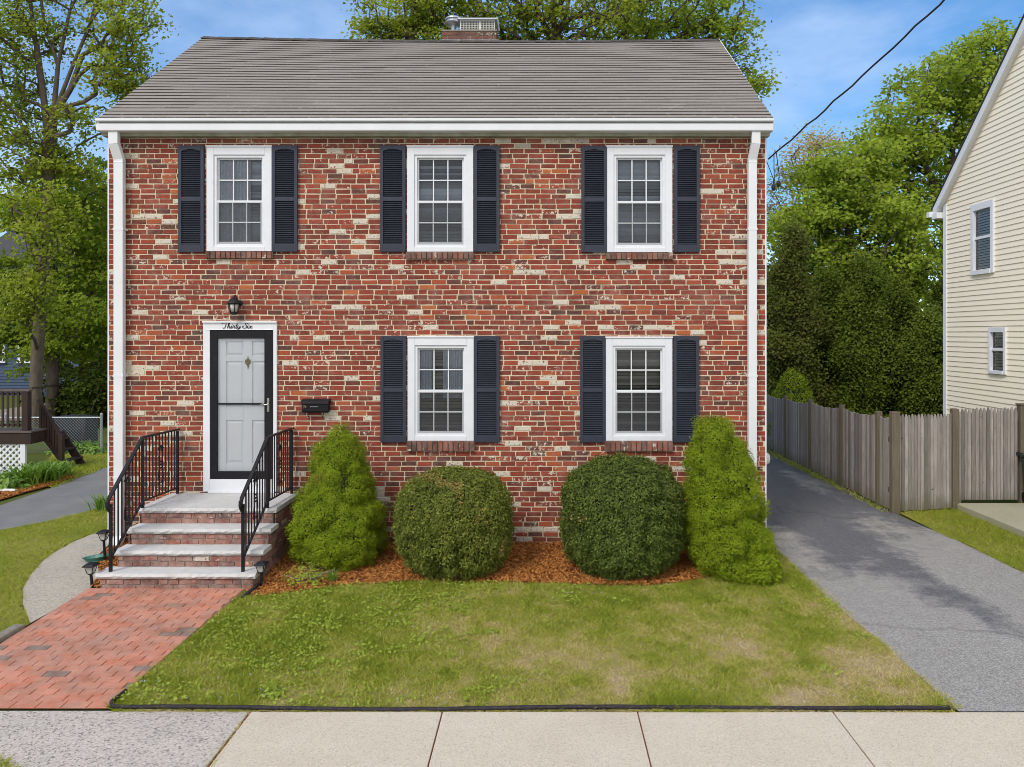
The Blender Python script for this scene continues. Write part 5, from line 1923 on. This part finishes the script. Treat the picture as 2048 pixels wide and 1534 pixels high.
s.tube([c2, c2 + Vector((-.03, 0, -.1)), c2 + Vector((-.05, .1, -.16))], .004, 6)
s.build('drip_loop', M['cable'], cb, smooth=True)
for c_ in (c1, c2):
    MB().lathe([(.012, .04), (.026, .03), (.03, 0), (.026, -.035), (.01, -.045)][::-1], c_, 10).build('connector', M['cable'], cb, smooth=True)
MB().box(XR - .0, XR + .06, .22, .32, 5.05, 5.30).build('bracket', M['galv'], cb)

# ------------------------------------------------------------------ left neighbours: deck, wire fence, blue house
dk = thing('wooden_deck', (-11.2, 5, 0), 'brown wooden deck with railing, stairs and white lattice skirt', 'deck')
DY = 5.0
DXR = -10.32
s = MB()
for i in range(4):
    s.box(-14.5, DXR + .02, DY + .0 + i * .14, DY + .132 + i * .14, .83, .86)
s.build('platform', M['deck_board'], dk)
MB().box(-14.5, DXR, DY + .02, DY + .06, .60, .829).box(DXR - .04, DXR, DY + .06, DY + .54, .60, .829).build('rim_board', M['deck_wood'], dk)
lat = MB()
lx0_, lx1_, lz0_, lz1_ = -14.0, DXR - .22, .04, .60
sp_, hw_ = .125, .019
for sg in (1, -1):
    c0 = lx0_ - 1
    while c0 < lx1_ + 1:
        # strip x = c0 + sg*(z - lz0) clipped to the panel
        zs_ = [lz0_, lz1_]
        xa, xb = c0, c0 + sg * (lz1_ - lz0_)
        lo_x, hi_x = min(xa, xb), max(xa, xb)
        if hi_x > lx0_ and lo_x < lx1_:
            za, zb = lz0_, lz1_
            if sg > 0:
                if xa < lx0_: za = lz0_ + (lx0_ - xa)
                if xb > lx1_: zb = lz0_ + (lx1_ - xa)
                p, q = (c0 + za - lz0_, za), (c0 + zb - lz0_, zb)
            else:
                if xa > lx1_: za = lz0_ + (xa - lx1_)
                if xb < lx0_: zb = lz0_ + (xa - lx0_)
                p, q = (c0 - (za - lz0_), za), (c0 - (zb - lz0_), zb)
            if zb - za > .02:
                yy = DY + (.055 if sg > 0 else .066)
                lat.beam((p[0], yy, p[1]), (q[0], yy, q[1]), hw_ * 2, .009, up=(0, 1, 0))
        c0 += sp_
lo_ = lat.build('lattice', M['white'], dk)
MB().box(DXR - .22, DXR - .12, DY + .03, DY + .08, .02, .60).box(-14, DXR - .22, DY + .045, DY + .08, .0, .04).build('skirt_post', M['white'], dk)
rl = MB()
rl.box(-14.5, DXR - .05, DY + .05, DY + .17, 1.66, 1.70)
rl.build('top_rail', M['deck_board'], dk)
rl = MB().box(-14.5, DXR - .12, DY + .09, DY + .12, .95, 1.0).box(-14.5, DXR - .12, DY + .09, DY + .12, 1.58, 1.63)
rl.build('bottom_rail', M['deck_wood'], dk)
xx = -14.2
while xx < DXR - .25:
    MB().box(xx, xx + .04, DY + .07, DY + .09, .93, 1.655, random.random()).build('baluster', M['deck_wood'], dk)
    xx += .105
MB().box(DXR - .21, DXR - .09, DY + .06, DY + .18, .86, 1.66).build('post', M['deck_wood'], dk)
# stairs going down to the right and back
st = MB()
SXs = DXR + .02
for i in range(3):
    st.box(SXs + i * .14, SXs + .17 + i * .14, DY + .52, DY + .98, .83 - (i + 1) * .21 - .035, .83 - (i + 1) * .21)
st.beam((SXs - .02, DY + .95, .72), (SXs + .44, DY + .95, .02), .04, .16)
st.build('stair', M['deck_wood'], dk)
p0, p1 = Vector((DXR - .16, DY + .5, 1.46)), Vector((DXR + .30, DY + .5, .70))
sr = MB()
sr.beam(p0, p1, .07, .05).beam(p0 + Vector((0, 0, -.62)), p1 + Vector((0, 0, -.5)), .05, .08)
sr.build('stair_rail', M['deck_wood'], dk)
for i in range(8):
    t = (i + .7) / 8.4
    p = p0.lerp(p1, t)
    MB().box(p.x - .018, p.x + .018, p.y - .02, p.y + .02, p.z - .60 + .1 * t, p.z - .01, random.random()).build('baluster', M['deck_wood'], dk)
MB().box(p1.x - .04, p1.x + .05, p1.y - .045, p1.y + .045, -.02, p1.z + .03).build('post', M['deck_wood'], dk)

cl = thing('wire_fence', (-10.4, 7.5, 0), 'chain link wire fence with grey steel posts behind the deck', 'fence')
fx0, fx1, fy, fzt = -16.0, -10.36, 7.5, .86
s = MB()
s.tube([(fx0, fy, fzt), (fx1, fy, fzt)], .018, 8)
s.build('top_rail', M['galv'], cl)
for xx in (fx1, -12.6, -14.8):
    MB().tube([(xx, fy, -.1), (xx, fy, fzt + .06)], .03, 10).lathe([(.034, 0), (.03, .03), (.01, .05)], (xx, fy, fzt + .06), 10).build('post', M['galv'], cl, smooth=False)
V, Fc = [], []
wr = .0035
for sg in (1, -1):
    c0 = fx0 - 1.0
    while c0 < fx1 + .9:
        xa, za, xb, zb = c0, .03, c0 + sg * (fzt - .05), fzt - .02
        if sg < 0:
            xa += .9; xb += .9
        def clip(x, z, x2, z2):
            pts = []
            for X in (fx0, fx1):
                pass
            t0, t1 = 0.0, 1.0
            dx = x2 - x
            for X, s_ in ((fx0, 1), (fx1, -1)):
                # keep s_*(px-X) >= 0
                f0, f1 = s_ * (x - X), s_ * (x2 - X)
                if f0 < 0 and f1 < 0:
                    return None
                if f0 < 0:
                    t0 = max(t0, -f0 / (f1 - f0))
                elif f1 < 0:
                    t1 = min(t1, f0 / (f0 - f1))
            return (x + dx * t0, z + (z2 - z) * t0, x + dx * t1, z + (z2 - z) * t1) if t1 > t0 else None
        q = clip(xa, za, xb, zb)
        if q:
            n = len(V)
            yy = fy - .02 + (.003 if sg > 0 else -.003)
            V += [(q[0] - wr, yy, q[1]), (q[0] + wr, yy, q[1]), (q[2] + wr, yy, q[3]), (q[2] - wr, yy, q[3]),
                  (q[0], yy - wr, q[1]), (q[0], yy + wr, q[1]), (q[2], yy + wr, q[3]), (q[2], yy - wr, q[3])]
            Fc += [[n, n + 1, n + 2, n + 3], [n + 4, n + 5, n + 6, n + 7]]
        c0 += .07
np_mesh('mesh', V, Fc, M['galv'], cl)
x_, y_, _z = at(112, 900, 18.3)
x2_, _, _ = at(176, 900, 18.3)
tb = thing('covered_box', ((x_ + x2_) / 2, 8.4, 0), 'dark tarpaulin covered box behind the wire fence', 'box')
s = MB()
n = 10
vs, fs = [], []
for i in range(n + 1):
    for j in range(5):
        xx = x_ + (x2_ - x_) * i / n
        yy = 8.15 + [0, 0.02, .08, .5, .55][j] + random.uniform(-.012, .012)
        zz = [.06, .45, .78, .80, .06][j] + random.uniform(-.02, .02)
        vs.append((xx + random.uniform(-.01, .01), yy, zz))
for i in range(n):
    for j in range(4):
        a_ = i * 5 + j
        fs.append((a_, a_ + 5, a_ + 6, a_ + 1))
fs.append((0, 1, 2, 3, 4))
fs.append(tuple(n * 5 + q for q in (4, 3, 2, 1, 0)))
s.add(vs, fs).build('tarpaulin', M['tarp'], tb)
MB().box(x_ + .03, x_ + .1, 8.3, 8.6, 0, .2).box(x2_ - .1, x2_ - .03, 8.3, 8.6, 0, .2).build('foot', M['deck_wood'], tb)
x_, y_ = gp(0, 985)
s = MB().tube([(x_ - .9, y_ - .1, .045), (x_ + .05, y_ - .02, .04), (x_ + .30, y_ - .03, .035)], .036, 12)
o = s.build('drain_pipe', M['pipe_white'])
tag(o, 'white plastic drain pipe lying at the edge of the neighbouring driveway', 'pipe')
sheet('deck_mulch', deck_bed, 0.016, M['mulch_base'])
sheet('dry_patch', [(-20, 14), (-13, 14), (-12.6, 20), (-20, 20)], 0.03, M['olive_wall'])

bh = thing('blue_house', (-19, 26, 0), 'blue clapboard house half hidden behind the trees on the left', 'house')
s = MB()
z = .2
while z < 5.6:
    s.add([(-26, 23.98, z), (-16.2, 23.98, z), (-16.2, 24.0, z + .14), (-26, 24.0, z + .14), (-26, 24.0, z), (-16.2, 24.0, z)], [(0, 1, 2, 3), (0, 4, 5, 1)])
    z += .14
s.build('clapboard', M['blue_siding'], bh)
MB().box(-26, -16.2, 24.005, 32, -.1, 5.7).build('wall', M['blue_siding'], bh)
MB().prism([(23.5, 5.65), (28, 8.6), (32.5, 5.65), (32.5, 5.5), (28, 8.4), (23.5, 5.5)], lambda u, v, d: (d, u, v), -26.5, -15.8).build('roof', M['far_roof'], bh)
for (xc, zc) in ((-25, 1.6), (-23.4, 1.6), (-20.6, 1.6), (-18.2, 1.6), (-24, 4.2), (-21.2, 4.2), (-18.4, 4.2)):
    w = MB()
    w.box(xc - .5, xc - .4, 23.92, 24, zc - .05, zc + 1.35).box(xc + .4, xc + .5, 23.92, 24, zc - .05, zc + 1.35)
    w.box(xc - .4, xc + .4, 23.92, 24, zc + 1.25, zc + 1.35).box(xc - .55, xc + .55, 23.88, 23.92, zc - .1, zc).box(xc - .4, xc + .4, 23.95, 24, zc + .6, zc + .66)
    wo = w.build('window', M['white'], bh)
    MB().sheet_y(xc - .4, xc + .4, 23.965, zc, zc + 1.25).build('pane', M['tarp'], wo)


# ------------------------------------------------------------------ trees
def tree(name, label, cat, trunk, lobes, leaf_mat_, bark_mat, rng, leaves=70, L=.13, clump_r=.55, flatness=.5, group=None, r_tip=.012, trunk_r=.2, v_mu=.45, extra_limbs=()):
    """trunk: list of points; lobes: (centre, radii, clumps). Limbs grow to every leaf clump."""
    base = trunk[0]
    t = thing(name, base, label, cat, group)
    nodes, par, isT = [], [], []

    def add_poly(poly, parent):
        """resampled polyline; returns index of last node"""
        prev = parent
        for a, b_ in zip(poly[:-1], poly[1:]):
            a, b_ = np.array(a, float), np.array(b_, float)
            m = max(1, int(np.linalg.norm(b_ - a) / .8))
            for k in range(1, m + 1):
                nodes.append(a + (b_ - a) * k / m)
                par.append(prev)
                prev = len(nodes) - 1
        return prev
    nodes.append(np.array(trunk[0], float))
    par.append(-1)
    add_poly(trunk, 0)
    for el in extra_limbs:
        N = np.array(nodes)
        j = int(np.linalg.norm(N - np.array(el[0]), axis=1).argmin())
        add_poly([nodes[j]] + [np.array(p) for p in el[1:]], j)
    nT = len(nodes)
    cl = []
    for c, r, n in lobes:
        u = rng.normal(size=(n, 3))
        u /= np.linalg.norm(u, axis=1, keepdims=True)
        rad = rng.random(n) ** .45
        cl.append(np.array(c) + u * rad[:, None] * np.array(r))
    cl = np.concatenate(cl)
    N0 = np.array(nodes)
    dist = np.array([np.linalg.norm(N0 - c, axis=1).min() for c in cl])
    ends = []
    for i in np.argsort(dist):
        c = cl[i]
        N = np.array(nodes)
        dv = N - c
        cost = np.linalg.norm(dv, axis=1) + 1.2 * np.clip(dv[:, 2] + .2, 0, None) + np.where(np.arange(len(N)) == 0, 5, 0)
        j = int(cost.argmin())
        p = nodes[j]
        mid = (p + c) / 2 + rng.normal(0, .08 * np.linalg.norm(c - p) + .02, 3) + np.array([0, 0, .08 * np.linalg.norm(c - p)])
        nodes.append(mid)
        par.append(j)
        nodes.append(c)
        par.append(len(nodes) - 2)
        ends.append(len(nodes) - 1)
    # radii by how many clumps hang on each node
    cnt = np.zeros(len(nodes))
    for e in ends:
        k = e
        while k >= 0:
            cnt[k] += 1
            k = par[k]
    R = r_tip * np.maximum(cnt, 1) ** .5
    top = R[0]
    R = np.where(R > r_tip, R * (trunk_r / top) ** (np.log(R / r_tip + 1e-9) / np.log(top / r_tip + 1e-9)), R)
    nodes = np.array(nodes)
    # tubes
    V, Fc = [], []
    ns = 6
    for i in range(len(nodes)):
        j = par[i]
        if j < 0:
            continue
        a, b_ = nodes[j], nodes[i]
        d = b_ - a
        ln = np.linalg.norm(d)
        if ln < 1e-4:
            continue
        d /= ln
        ref = np.array([0, 0, 1.0]) if abs(d[2]) < .9 else np.array([1.0, 0, 0])
        s1 = np.cross(d, ref)
        s1 /= np.linalg.norm(s1)
        s2 = np.cross(s1, d)
        ra = min(R[j], R[i] * 1.35)
        rb = R[i]
        n0 = len(V)
        for (p, r) in ((a - d * ra * .2, ra), (b_ + d * rb * .2, rb)):
            for k in range(ns):
                th = 2 * PI * k / ns
                V.append(p + s1 * r * math.cos(th) + s2 * r * math.sin(th))
        for k in range(ns):
            k2 = (k + 1) % ns
            Fc.append([n0 + k, n0 + k2, n0 + ns + k2, n0 + ns + k])
    np_mesh('trunk', V, Fc, bark_mat, t, smooth=True)
    # leaves
    m = len(cl)
    cnts = rng.integers(int(leaves * .5), int(leaves * 1.5) + 1, m)
    idx = np.repeat(np.arange(m), cnts)
    n = len(idx)
    size = rng.uniform(.6, 1.35, m)
    off = rng.normal(0, 1, (n, 3)) * np.array([1, 1, flatness]) * (clump_r * size[idx])[:, None] * .55
    c = cl[idx] + off
    c[:, 2] -= .15 * (off[:, 0] ** 2 + off[:, 1] ** 2) / clump_r
    nr = np.stack([rng.normal(-.2, .5, n), rng.normal(-.5, .5, n), rng.normal(.6, .4, n)], -1)
    V, Fc = leaf_quads(c, nr, L * rng.uniform(.65, 1.35, n), L * .8 * rng.uniform(.65, 1.3, n), rng, .2)
    tone = rng.normal(0, .13, m)
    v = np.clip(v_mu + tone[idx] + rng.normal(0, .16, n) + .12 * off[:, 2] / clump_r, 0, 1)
    np_mesh('crown', V, Fc, leaf_mat_, t, attr=v)
    return t


def lobe(px, py, d, rpx, rpy, rd, n):
    c = at(px, py, d)
    return (c, (rpx * d / F, rd, rpy * d / F), n)


rt = np.random.default_rng(99)
# tall maple on the left
d = 20
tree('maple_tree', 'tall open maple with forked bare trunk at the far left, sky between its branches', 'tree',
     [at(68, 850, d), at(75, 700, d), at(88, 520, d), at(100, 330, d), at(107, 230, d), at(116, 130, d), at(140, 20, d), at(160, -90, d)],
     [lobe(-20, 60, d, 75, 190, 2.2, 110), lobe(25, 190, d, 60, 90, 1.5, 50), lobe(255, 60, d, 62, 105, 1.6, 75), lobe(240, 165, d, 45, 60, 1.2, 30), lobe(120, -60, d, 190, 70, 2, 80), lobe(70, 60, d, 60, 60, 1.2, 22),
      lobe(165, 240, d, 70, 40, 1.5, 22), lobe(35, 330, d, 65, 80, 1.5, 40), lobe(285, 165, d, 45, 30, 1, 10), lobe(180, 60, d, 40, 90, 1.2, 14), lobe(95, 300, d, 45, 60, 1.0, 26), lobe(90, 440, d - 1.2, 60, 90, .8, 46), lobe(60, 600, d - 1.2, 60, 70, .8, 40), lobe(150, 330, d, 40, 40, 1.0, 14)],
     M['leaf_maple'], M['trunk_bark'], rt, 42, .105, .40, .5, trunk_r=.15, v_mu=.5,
     extra_limbs=((at(103, 290, d), at(88, 200, d), at(75, 110, d), at(58, -10, d)), (at(108, 215, d), at(150, 120, d), at(180, 50, d), at(205, -40, d)), (at(112, 150, d), at(106, 100, d), at(90, 60, d), at(80, -20, d)),
                  (at(112, 235, d), at(140, 180, d), at(165, 110, d), at(200, 90, d))))
# lower trees on the left
d = 23
tree('maple_tree', 'leafy maple with low hanging branches in front of the blue house', 'tree',
     [at(103, 842, d), at(106, 700, d), at(104, 560, d), at(98, 440, d), at(95, 330, d)],
     [lobe(150, 380, d, 80, 80, 2.2, 60), lobe(60, 430, d, 80, 60, 2.2, 50), lobe(185, 500, d, 60, 80, 2, 55), lobe(40, 560, d, 90, 70, 2.2, 60), lobe(120, 610, d, 90, 60, 2.2, 50), lobe(30, 670, d, 70, 40, 2, 40),
      lobe(190, 640, d, 60, 60, 2, 40), lobe(120, 690, d, 80, 30, 2, 30), lobe(-60, 560, d, 60, 150, 2, 40)],
     M['leaf_green'], M['bark'], rt, 75, .125, .55, .3, trunk_r=.17, v_mu=.5)
d = 26.5
tree('maple_tree', 'darker maple behind, close against the left wall of the brick house', 'tree',
     [at(165, 835, d), at(168, 700, d), at(175, 560, d), at(180, 430, d)],
     [lobe(190, 420, d, 70, 60, 2.5, 40), lobe(200, 560, d, 60, 80, 2.5, 50), lobe(230, 680, d, 70, 70, 2.5, 50), lobe(110, 720, d, 60, 50, 2, 25), lobe(250, 480, d, 60, 120, 2.5, 40)],
     M['leaf_green'], M['bark'], rt, 75, .14, .55, .5, trunk_r=.16, v_mu=.3)
# dark undergrowth left
for i, (px, py, dd, w_, h_) in enumerate(((150, 800, 24, 60, 60), (215, 790, 23, 55, 75), (262, 780, 25, 60, 90))):
    tree('dark_bush', ('dark evergreen bush behind the wire fence, left of two', 'dark evergreen bush against the left wall of the house', 'dark bush hidden behind the left house corner')[i], 'bush',
         [at(px, 845, dd), at(px, 815, dd), at(px, 790, dd)], [lobe(px, py, dd, w_, h_ * .7, 1.2, 60)], M['leaf_dark'], M['bark'], rt, 70, .12, .45, .6, trunk_r=.08, v_mu=.2)
# trees behind the house
d = 23
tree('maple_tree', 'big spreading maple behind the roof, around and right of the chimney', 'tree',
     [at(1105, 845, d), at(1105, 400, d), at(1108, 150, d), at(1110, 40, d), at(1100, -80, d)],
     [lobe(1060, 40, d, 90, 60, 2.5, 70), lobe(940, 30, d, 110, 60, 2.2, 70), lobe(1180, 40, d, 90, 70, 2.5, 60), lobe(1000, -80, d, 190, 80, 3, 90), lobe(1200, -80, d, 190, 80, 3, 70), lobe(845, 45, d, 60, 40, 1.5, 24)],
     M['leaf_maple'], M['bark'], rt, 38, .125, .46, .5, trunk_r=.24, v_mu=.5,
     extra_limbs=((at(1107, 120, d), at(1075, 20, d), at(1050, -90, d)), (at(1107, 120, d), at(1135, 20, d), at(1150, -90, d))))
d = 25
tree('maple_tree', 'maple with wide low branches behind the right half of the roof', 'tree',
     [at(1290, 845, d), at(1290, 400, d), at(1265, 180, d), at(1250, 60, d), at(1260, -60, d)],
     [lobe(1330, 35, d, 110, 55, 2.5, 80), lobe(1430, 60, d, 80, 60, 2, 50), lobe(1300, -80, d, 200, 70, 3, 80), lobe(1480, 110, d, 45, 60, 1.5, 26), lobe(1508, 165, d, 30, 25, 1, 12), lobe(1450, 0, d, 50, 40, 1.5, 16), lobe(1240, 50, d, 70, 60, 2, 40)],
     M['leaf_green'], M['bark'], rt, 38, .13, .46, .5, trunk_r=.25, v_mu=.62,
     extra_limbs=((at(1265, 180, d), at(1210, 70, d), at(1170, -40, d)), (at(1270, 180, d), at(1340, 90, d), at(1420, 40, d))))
d = 22
tree('maple_tree', 'sparse young maple showing above the roof left of the chimney', 'tree',
     [at(870, 845, d), at(862, 400, d), at(840, 150, d), at(815, 60, d), at(800, -40, d)],
     [lobe(800, 40, d, 60, 45, 1.5, 26), lobe(735, 50, d, 45, 35, 1.2, 14), lobe(770, 90, d, 60, 30, 1.2, 14), lobe(850, -30, d, 120, 40, 1.5, 30), lobe(870, 50, d, 50, 40, 1.2, 20)],
     M['leaf_maple'], M['bark'], rt, 55, .115, .42, .5, trunk_r=.15, v_mu=.55)
# right side
d = 27
tree('maple_tree', 'large dense maple rising behind the cream house on the right', 'tree',
     [at(1905, 835, d), at(1900, 600, d), at(1895, 420, d), at(1905, 300, d), at(1925, 180, d)],
     [lobe(1880, 200, d, 110, 85, 3, 130), lobe(1990, 150, d, 110, 80, 3, 110), lobe(2090, 140, d, 80, 90, 3, 60), lobe(1790, 290, d, 95, 70, 2.5, 100), lobe(1720, 360, d, 80, 55, 2.5, 70), lobe(1850, 400, d, 100, 60, 2.5, 60), lobe(1950, 90, d, 55, 30, 2, 24),
      lobe(1960, 330, d, 90, 110, 3, 90)],
     M['leaf_green'], M['bark'], rt, 48, .15, .5, .5, trunk_r=.28, v_mu=.62,
     extra_limbs=((at(1897, 400, d), at(1850, 330, d), at(1800, 290, d)), (at(1900, 330, d), at(1960, 230, d), at(2000, 150, d))))
d = 25
tree('maple_tree', 'bright green maple between the brick house and the dark hedge trees', 'tree',
     [at(1720, 840, d), at(1715, 650, d), at(1700, 520, d), at(1690, 400, d)],
     [lobe(1660, 350, d, 70, 50, 2, 60), lobe(1700, 430, d, 110, 60, 2.5, 100), lobe(1620, 430, d, 60, 60, 2, 55), lobe(1800, 460, d, 90, 60, 2.5, 80), lobe(1750, 540, d, 110, 60, 2.2, 80), lobe(1840, 550, d, 60, 60, 2, 40), lobe(1570, 470, d, 40, 50, 1.5, 20),
      lobe(1740, 310, d, 60, 40, 1.5, 30), lobe(1650, 520, d, 80, 50, 2, 50)],
     M['leaf_green'], M['bark'], rt, 48, .14, .5, .5, trunk_r=.18, v_mu=.55)
d = 29
tree('budding_tree', 'thin tree with tan spring buds behind the overhead cable', 'tree',
     [at(1600, 830, d), at(1605, 600, d), at(1610, 420, d), at(1620, 300, d)],
     [lobe(1585, 340, d, 50, 50, 1.5, 34), lobe(1630, 290, d, 40, 40, 1.5, 24), lobe(1560, 420, d, 40, 60, 1.5, 26), lobe(1655, 280, d, 25, 20, 1, 8)],
     M['leaf_tan'], M['pale_bark'], rt, 40, .10, .5, .7, trunk_r=.12, v_mu=.5)


def conifer(name, label, px, pyt, d, wpx, mat, rng, n=90, v_mu=.4, group=None, base=842):
    xb, yb, zb = at(px, base, d)
    zt = at(px, pyt, d)[2]
    H = zt
    lob = []
    k = 11
    for i in range(k):
        t = (i + .5) / k
        r = wpx * d / F * (1.0 if t < .45 else 1.0 - (t - .45) * 1.25)
        lob.append(((xb + rng.normal(0, .15), yb + rng.normal(0, .15), .25 + t * (H - .3)), (r * rng.uniform(.8, 1.05), r * .9, H / k * .55), int(n * r / (wpx * d / F) / k * 2.2)))
    return tree(name, label, 'evergreen tree', [(xb, yb, 0), (xb, yb, H * .5), (xb, yb, H * .92)], lob, mat, M['bark'], rng, 210, .078, .34, 1.2, group, trunk_r=.12, v_mu=v_mu)


cs_ = [(1585, 455, 21.5, 52, 'leaf_olive', .5, 'brownish green cedar nearest the brick house'), (1652, 540, 22.8, 40, 'leaf_dark', .55, 'dark cedar beside the brownish cedar'),
       (1722, 520, 21.6, 46, 'leaf_dark', .65, 'tallest dark cedar in the middle of the hedge row'), (1792, 565, 22.8, 42, 'leaf_dark', .5, 'dark cedar just right of the middle of the hedge row'),
       (1850, 640, 21.4, 40, 'leaf_dark', .6, 'dark cedar next to the cream house corner'), (1540, 560, 23.5, 44, 'leaf_dark', .5, 'dark cedar tucked behind the right wall of the brick house'),
       (1905, 560, 23.5, 52, 'leaf_dark', .5, 'dark cedar hidden behind the cream house')]
for (px, pt, dd, w_, m_, vm, lb) in cs_:
    conifer('cedar_tree', lb, px, pt, dd, w_, M[m_], rt, 95, vm, 'row of cedars behind the driveway fence')

# far-off woods that close the view between the nearer trees
nn = 46000
dd = rt.uniform(42, 60, nn)
pxx = np.concatenate([rt.uniform(-500, 420, nn // 2), rt.uniform(1380, 2700, nn - nn // 2)])
hz = 1.0 + 6.5 * rt.random(nn) ** .8
X = (pxx - CX) * dd / F
hmax = 4.5 + 4.0 * fbm(X, X * 0, 6, 12)
zz = rt.random(nn) * hmax
c = np.stack([X, dd - 10, zz], -1)
V, Fc = leaf_quads(c, np.stack([rt.normal(0, .5, nn), rt.normal(-.5, .4, nn), rt.normal(.6, .4, nn)], -1), rt.uniform(.25, .55, nn), rt.uniform(.2, .45, nn), rt)
o = np_mesh('distant_woods', V, Fc, M['leaf_dark'], attr=np.clip(rt.normal(.4, .2, nn), 0, 1))
tag(o, 'distant dark green woods behind the gardens', 'woods', kind='stuff')

# ------------------------------------------------------------------ sky and sun
SUN_EL, SUN_AZ = math.radians(46), math.radians(-35)     # azimuth measured from the street direction (-Y), negative = from the left
sd_ = Vector((math.sin(SUN_AZ) * math.cos(SUN_EL), -math.cos(SUN_AZ) * math.cos(SUN_EL), math.sin(SUN_EL)))
sun = bpy.data.lights.new('sun', 'SUN')
sun.energy = 1.5
sun.angle = math.radians(18)
sun.color = (1.0, 0.955, 0.88)
sun_o = bpy.data.objects.new('sun', sun)
COL.objects.link(sun_o)
sun_o.rotation_euler = sd_.to_track_quat('Z', 'Y').to_euler()
sun_o.location = (0, -20, 30)

w = bpy.data.worlds.new('World')
SC.world = w
w.use_nodes = True
nt = w.node_tree
nt.nodes.clear()
out = nd(nt, 'OutputWorld')
bg = nd(nt, 'Background')
sky = nd(nt, 'TexSky', sky_type='NISHITA')
sky.sun_disc = False
sky.sun_elevation = SUN_EL
sky.sun_rotation = math.atan2(sd_.x, sd_.y)
sky.air_density = 1.0
sky.dust_density = 0.6
sky.ozone_density = 2.0
hsv = nd(nt, 'HueSaturation')
hsv.inputs['Saturation'].default_value = 1.5
nt.links.new(sky.outputs[0], hsv.inputs['Color'])
tc = nd(nt, 'TexCoord')
mp = nd(nt, 'Mapping')
mp.inputs['Scale'].default_value = (1.0, 1.0, 2.6)
mp.inputs['Location'].default_value = (0.35, 0.2, 0.1)
mp.inputs['Rotation'].default_value = (0.0, 0.35, 0.0)
nt.links.new(tc.outputs['Generated'], mp.inputs['Vector'])
cl_n = noise(nt, 2.3, 7, 0.55, mp.outputs[0])
cmask = ramp(nt, cl_n, [(0.36, 0.0), (0.48, 0.22), (0.72, 0.75)])
cloud = mix(nt, cmask, hsv.outputs[0], (4.6, 5.6, 7.4))
# unseen broken cloud deck added for soft fill light, behind the camera and overhead
sx = nd(nt, 'SeparateXYZ')
nt.links.new(tc.outputs['Generated'], sx.inputs[0])
k = math_n(nt, 'MULTIPLY_ADD', math_n(nt, 'MULTIPLY_ADD', sx.outputs[0], -0.55), -1.0)
k.node.inputs[0].links[0].from_node.id_data.links.new(sx.outputs[1], k.node.inputs[0].links[0].from_node.inputs[2])
k.node.inputs[2].default_value = 0.12
k = math_n(nt, 'ADD', k, math_n(nt, 'MULTIPLY', math_n(nt, 'SUBTRACT', cl_n, 0.5), 0.9))
deck = ramp(nt, k, [(0.0, 0.0), (0.35, 0.9)])
cloud = mix(nt, deck, cloud, (7.0, 7.15, 7.35))
nt.links.new(cloud, bg.inputs['Color'])
bg.inputs['Strength'].default_value = 0.11
nt.links.new(bg.outputs[0], out.inputs['Surface'])

SC.view_settings.view_transform = 'Standard'
SC.view_settings.look = 'None'
SC.view_settings.exposure = 0.6
SC.view_settings.gamma = 1.0
SC.cycles.max_bounces = 8
SC.cycles.transparent_max_bounces = 12
SC.cycles.use_denoising = True
SC.cycles.filter_width = 0.9
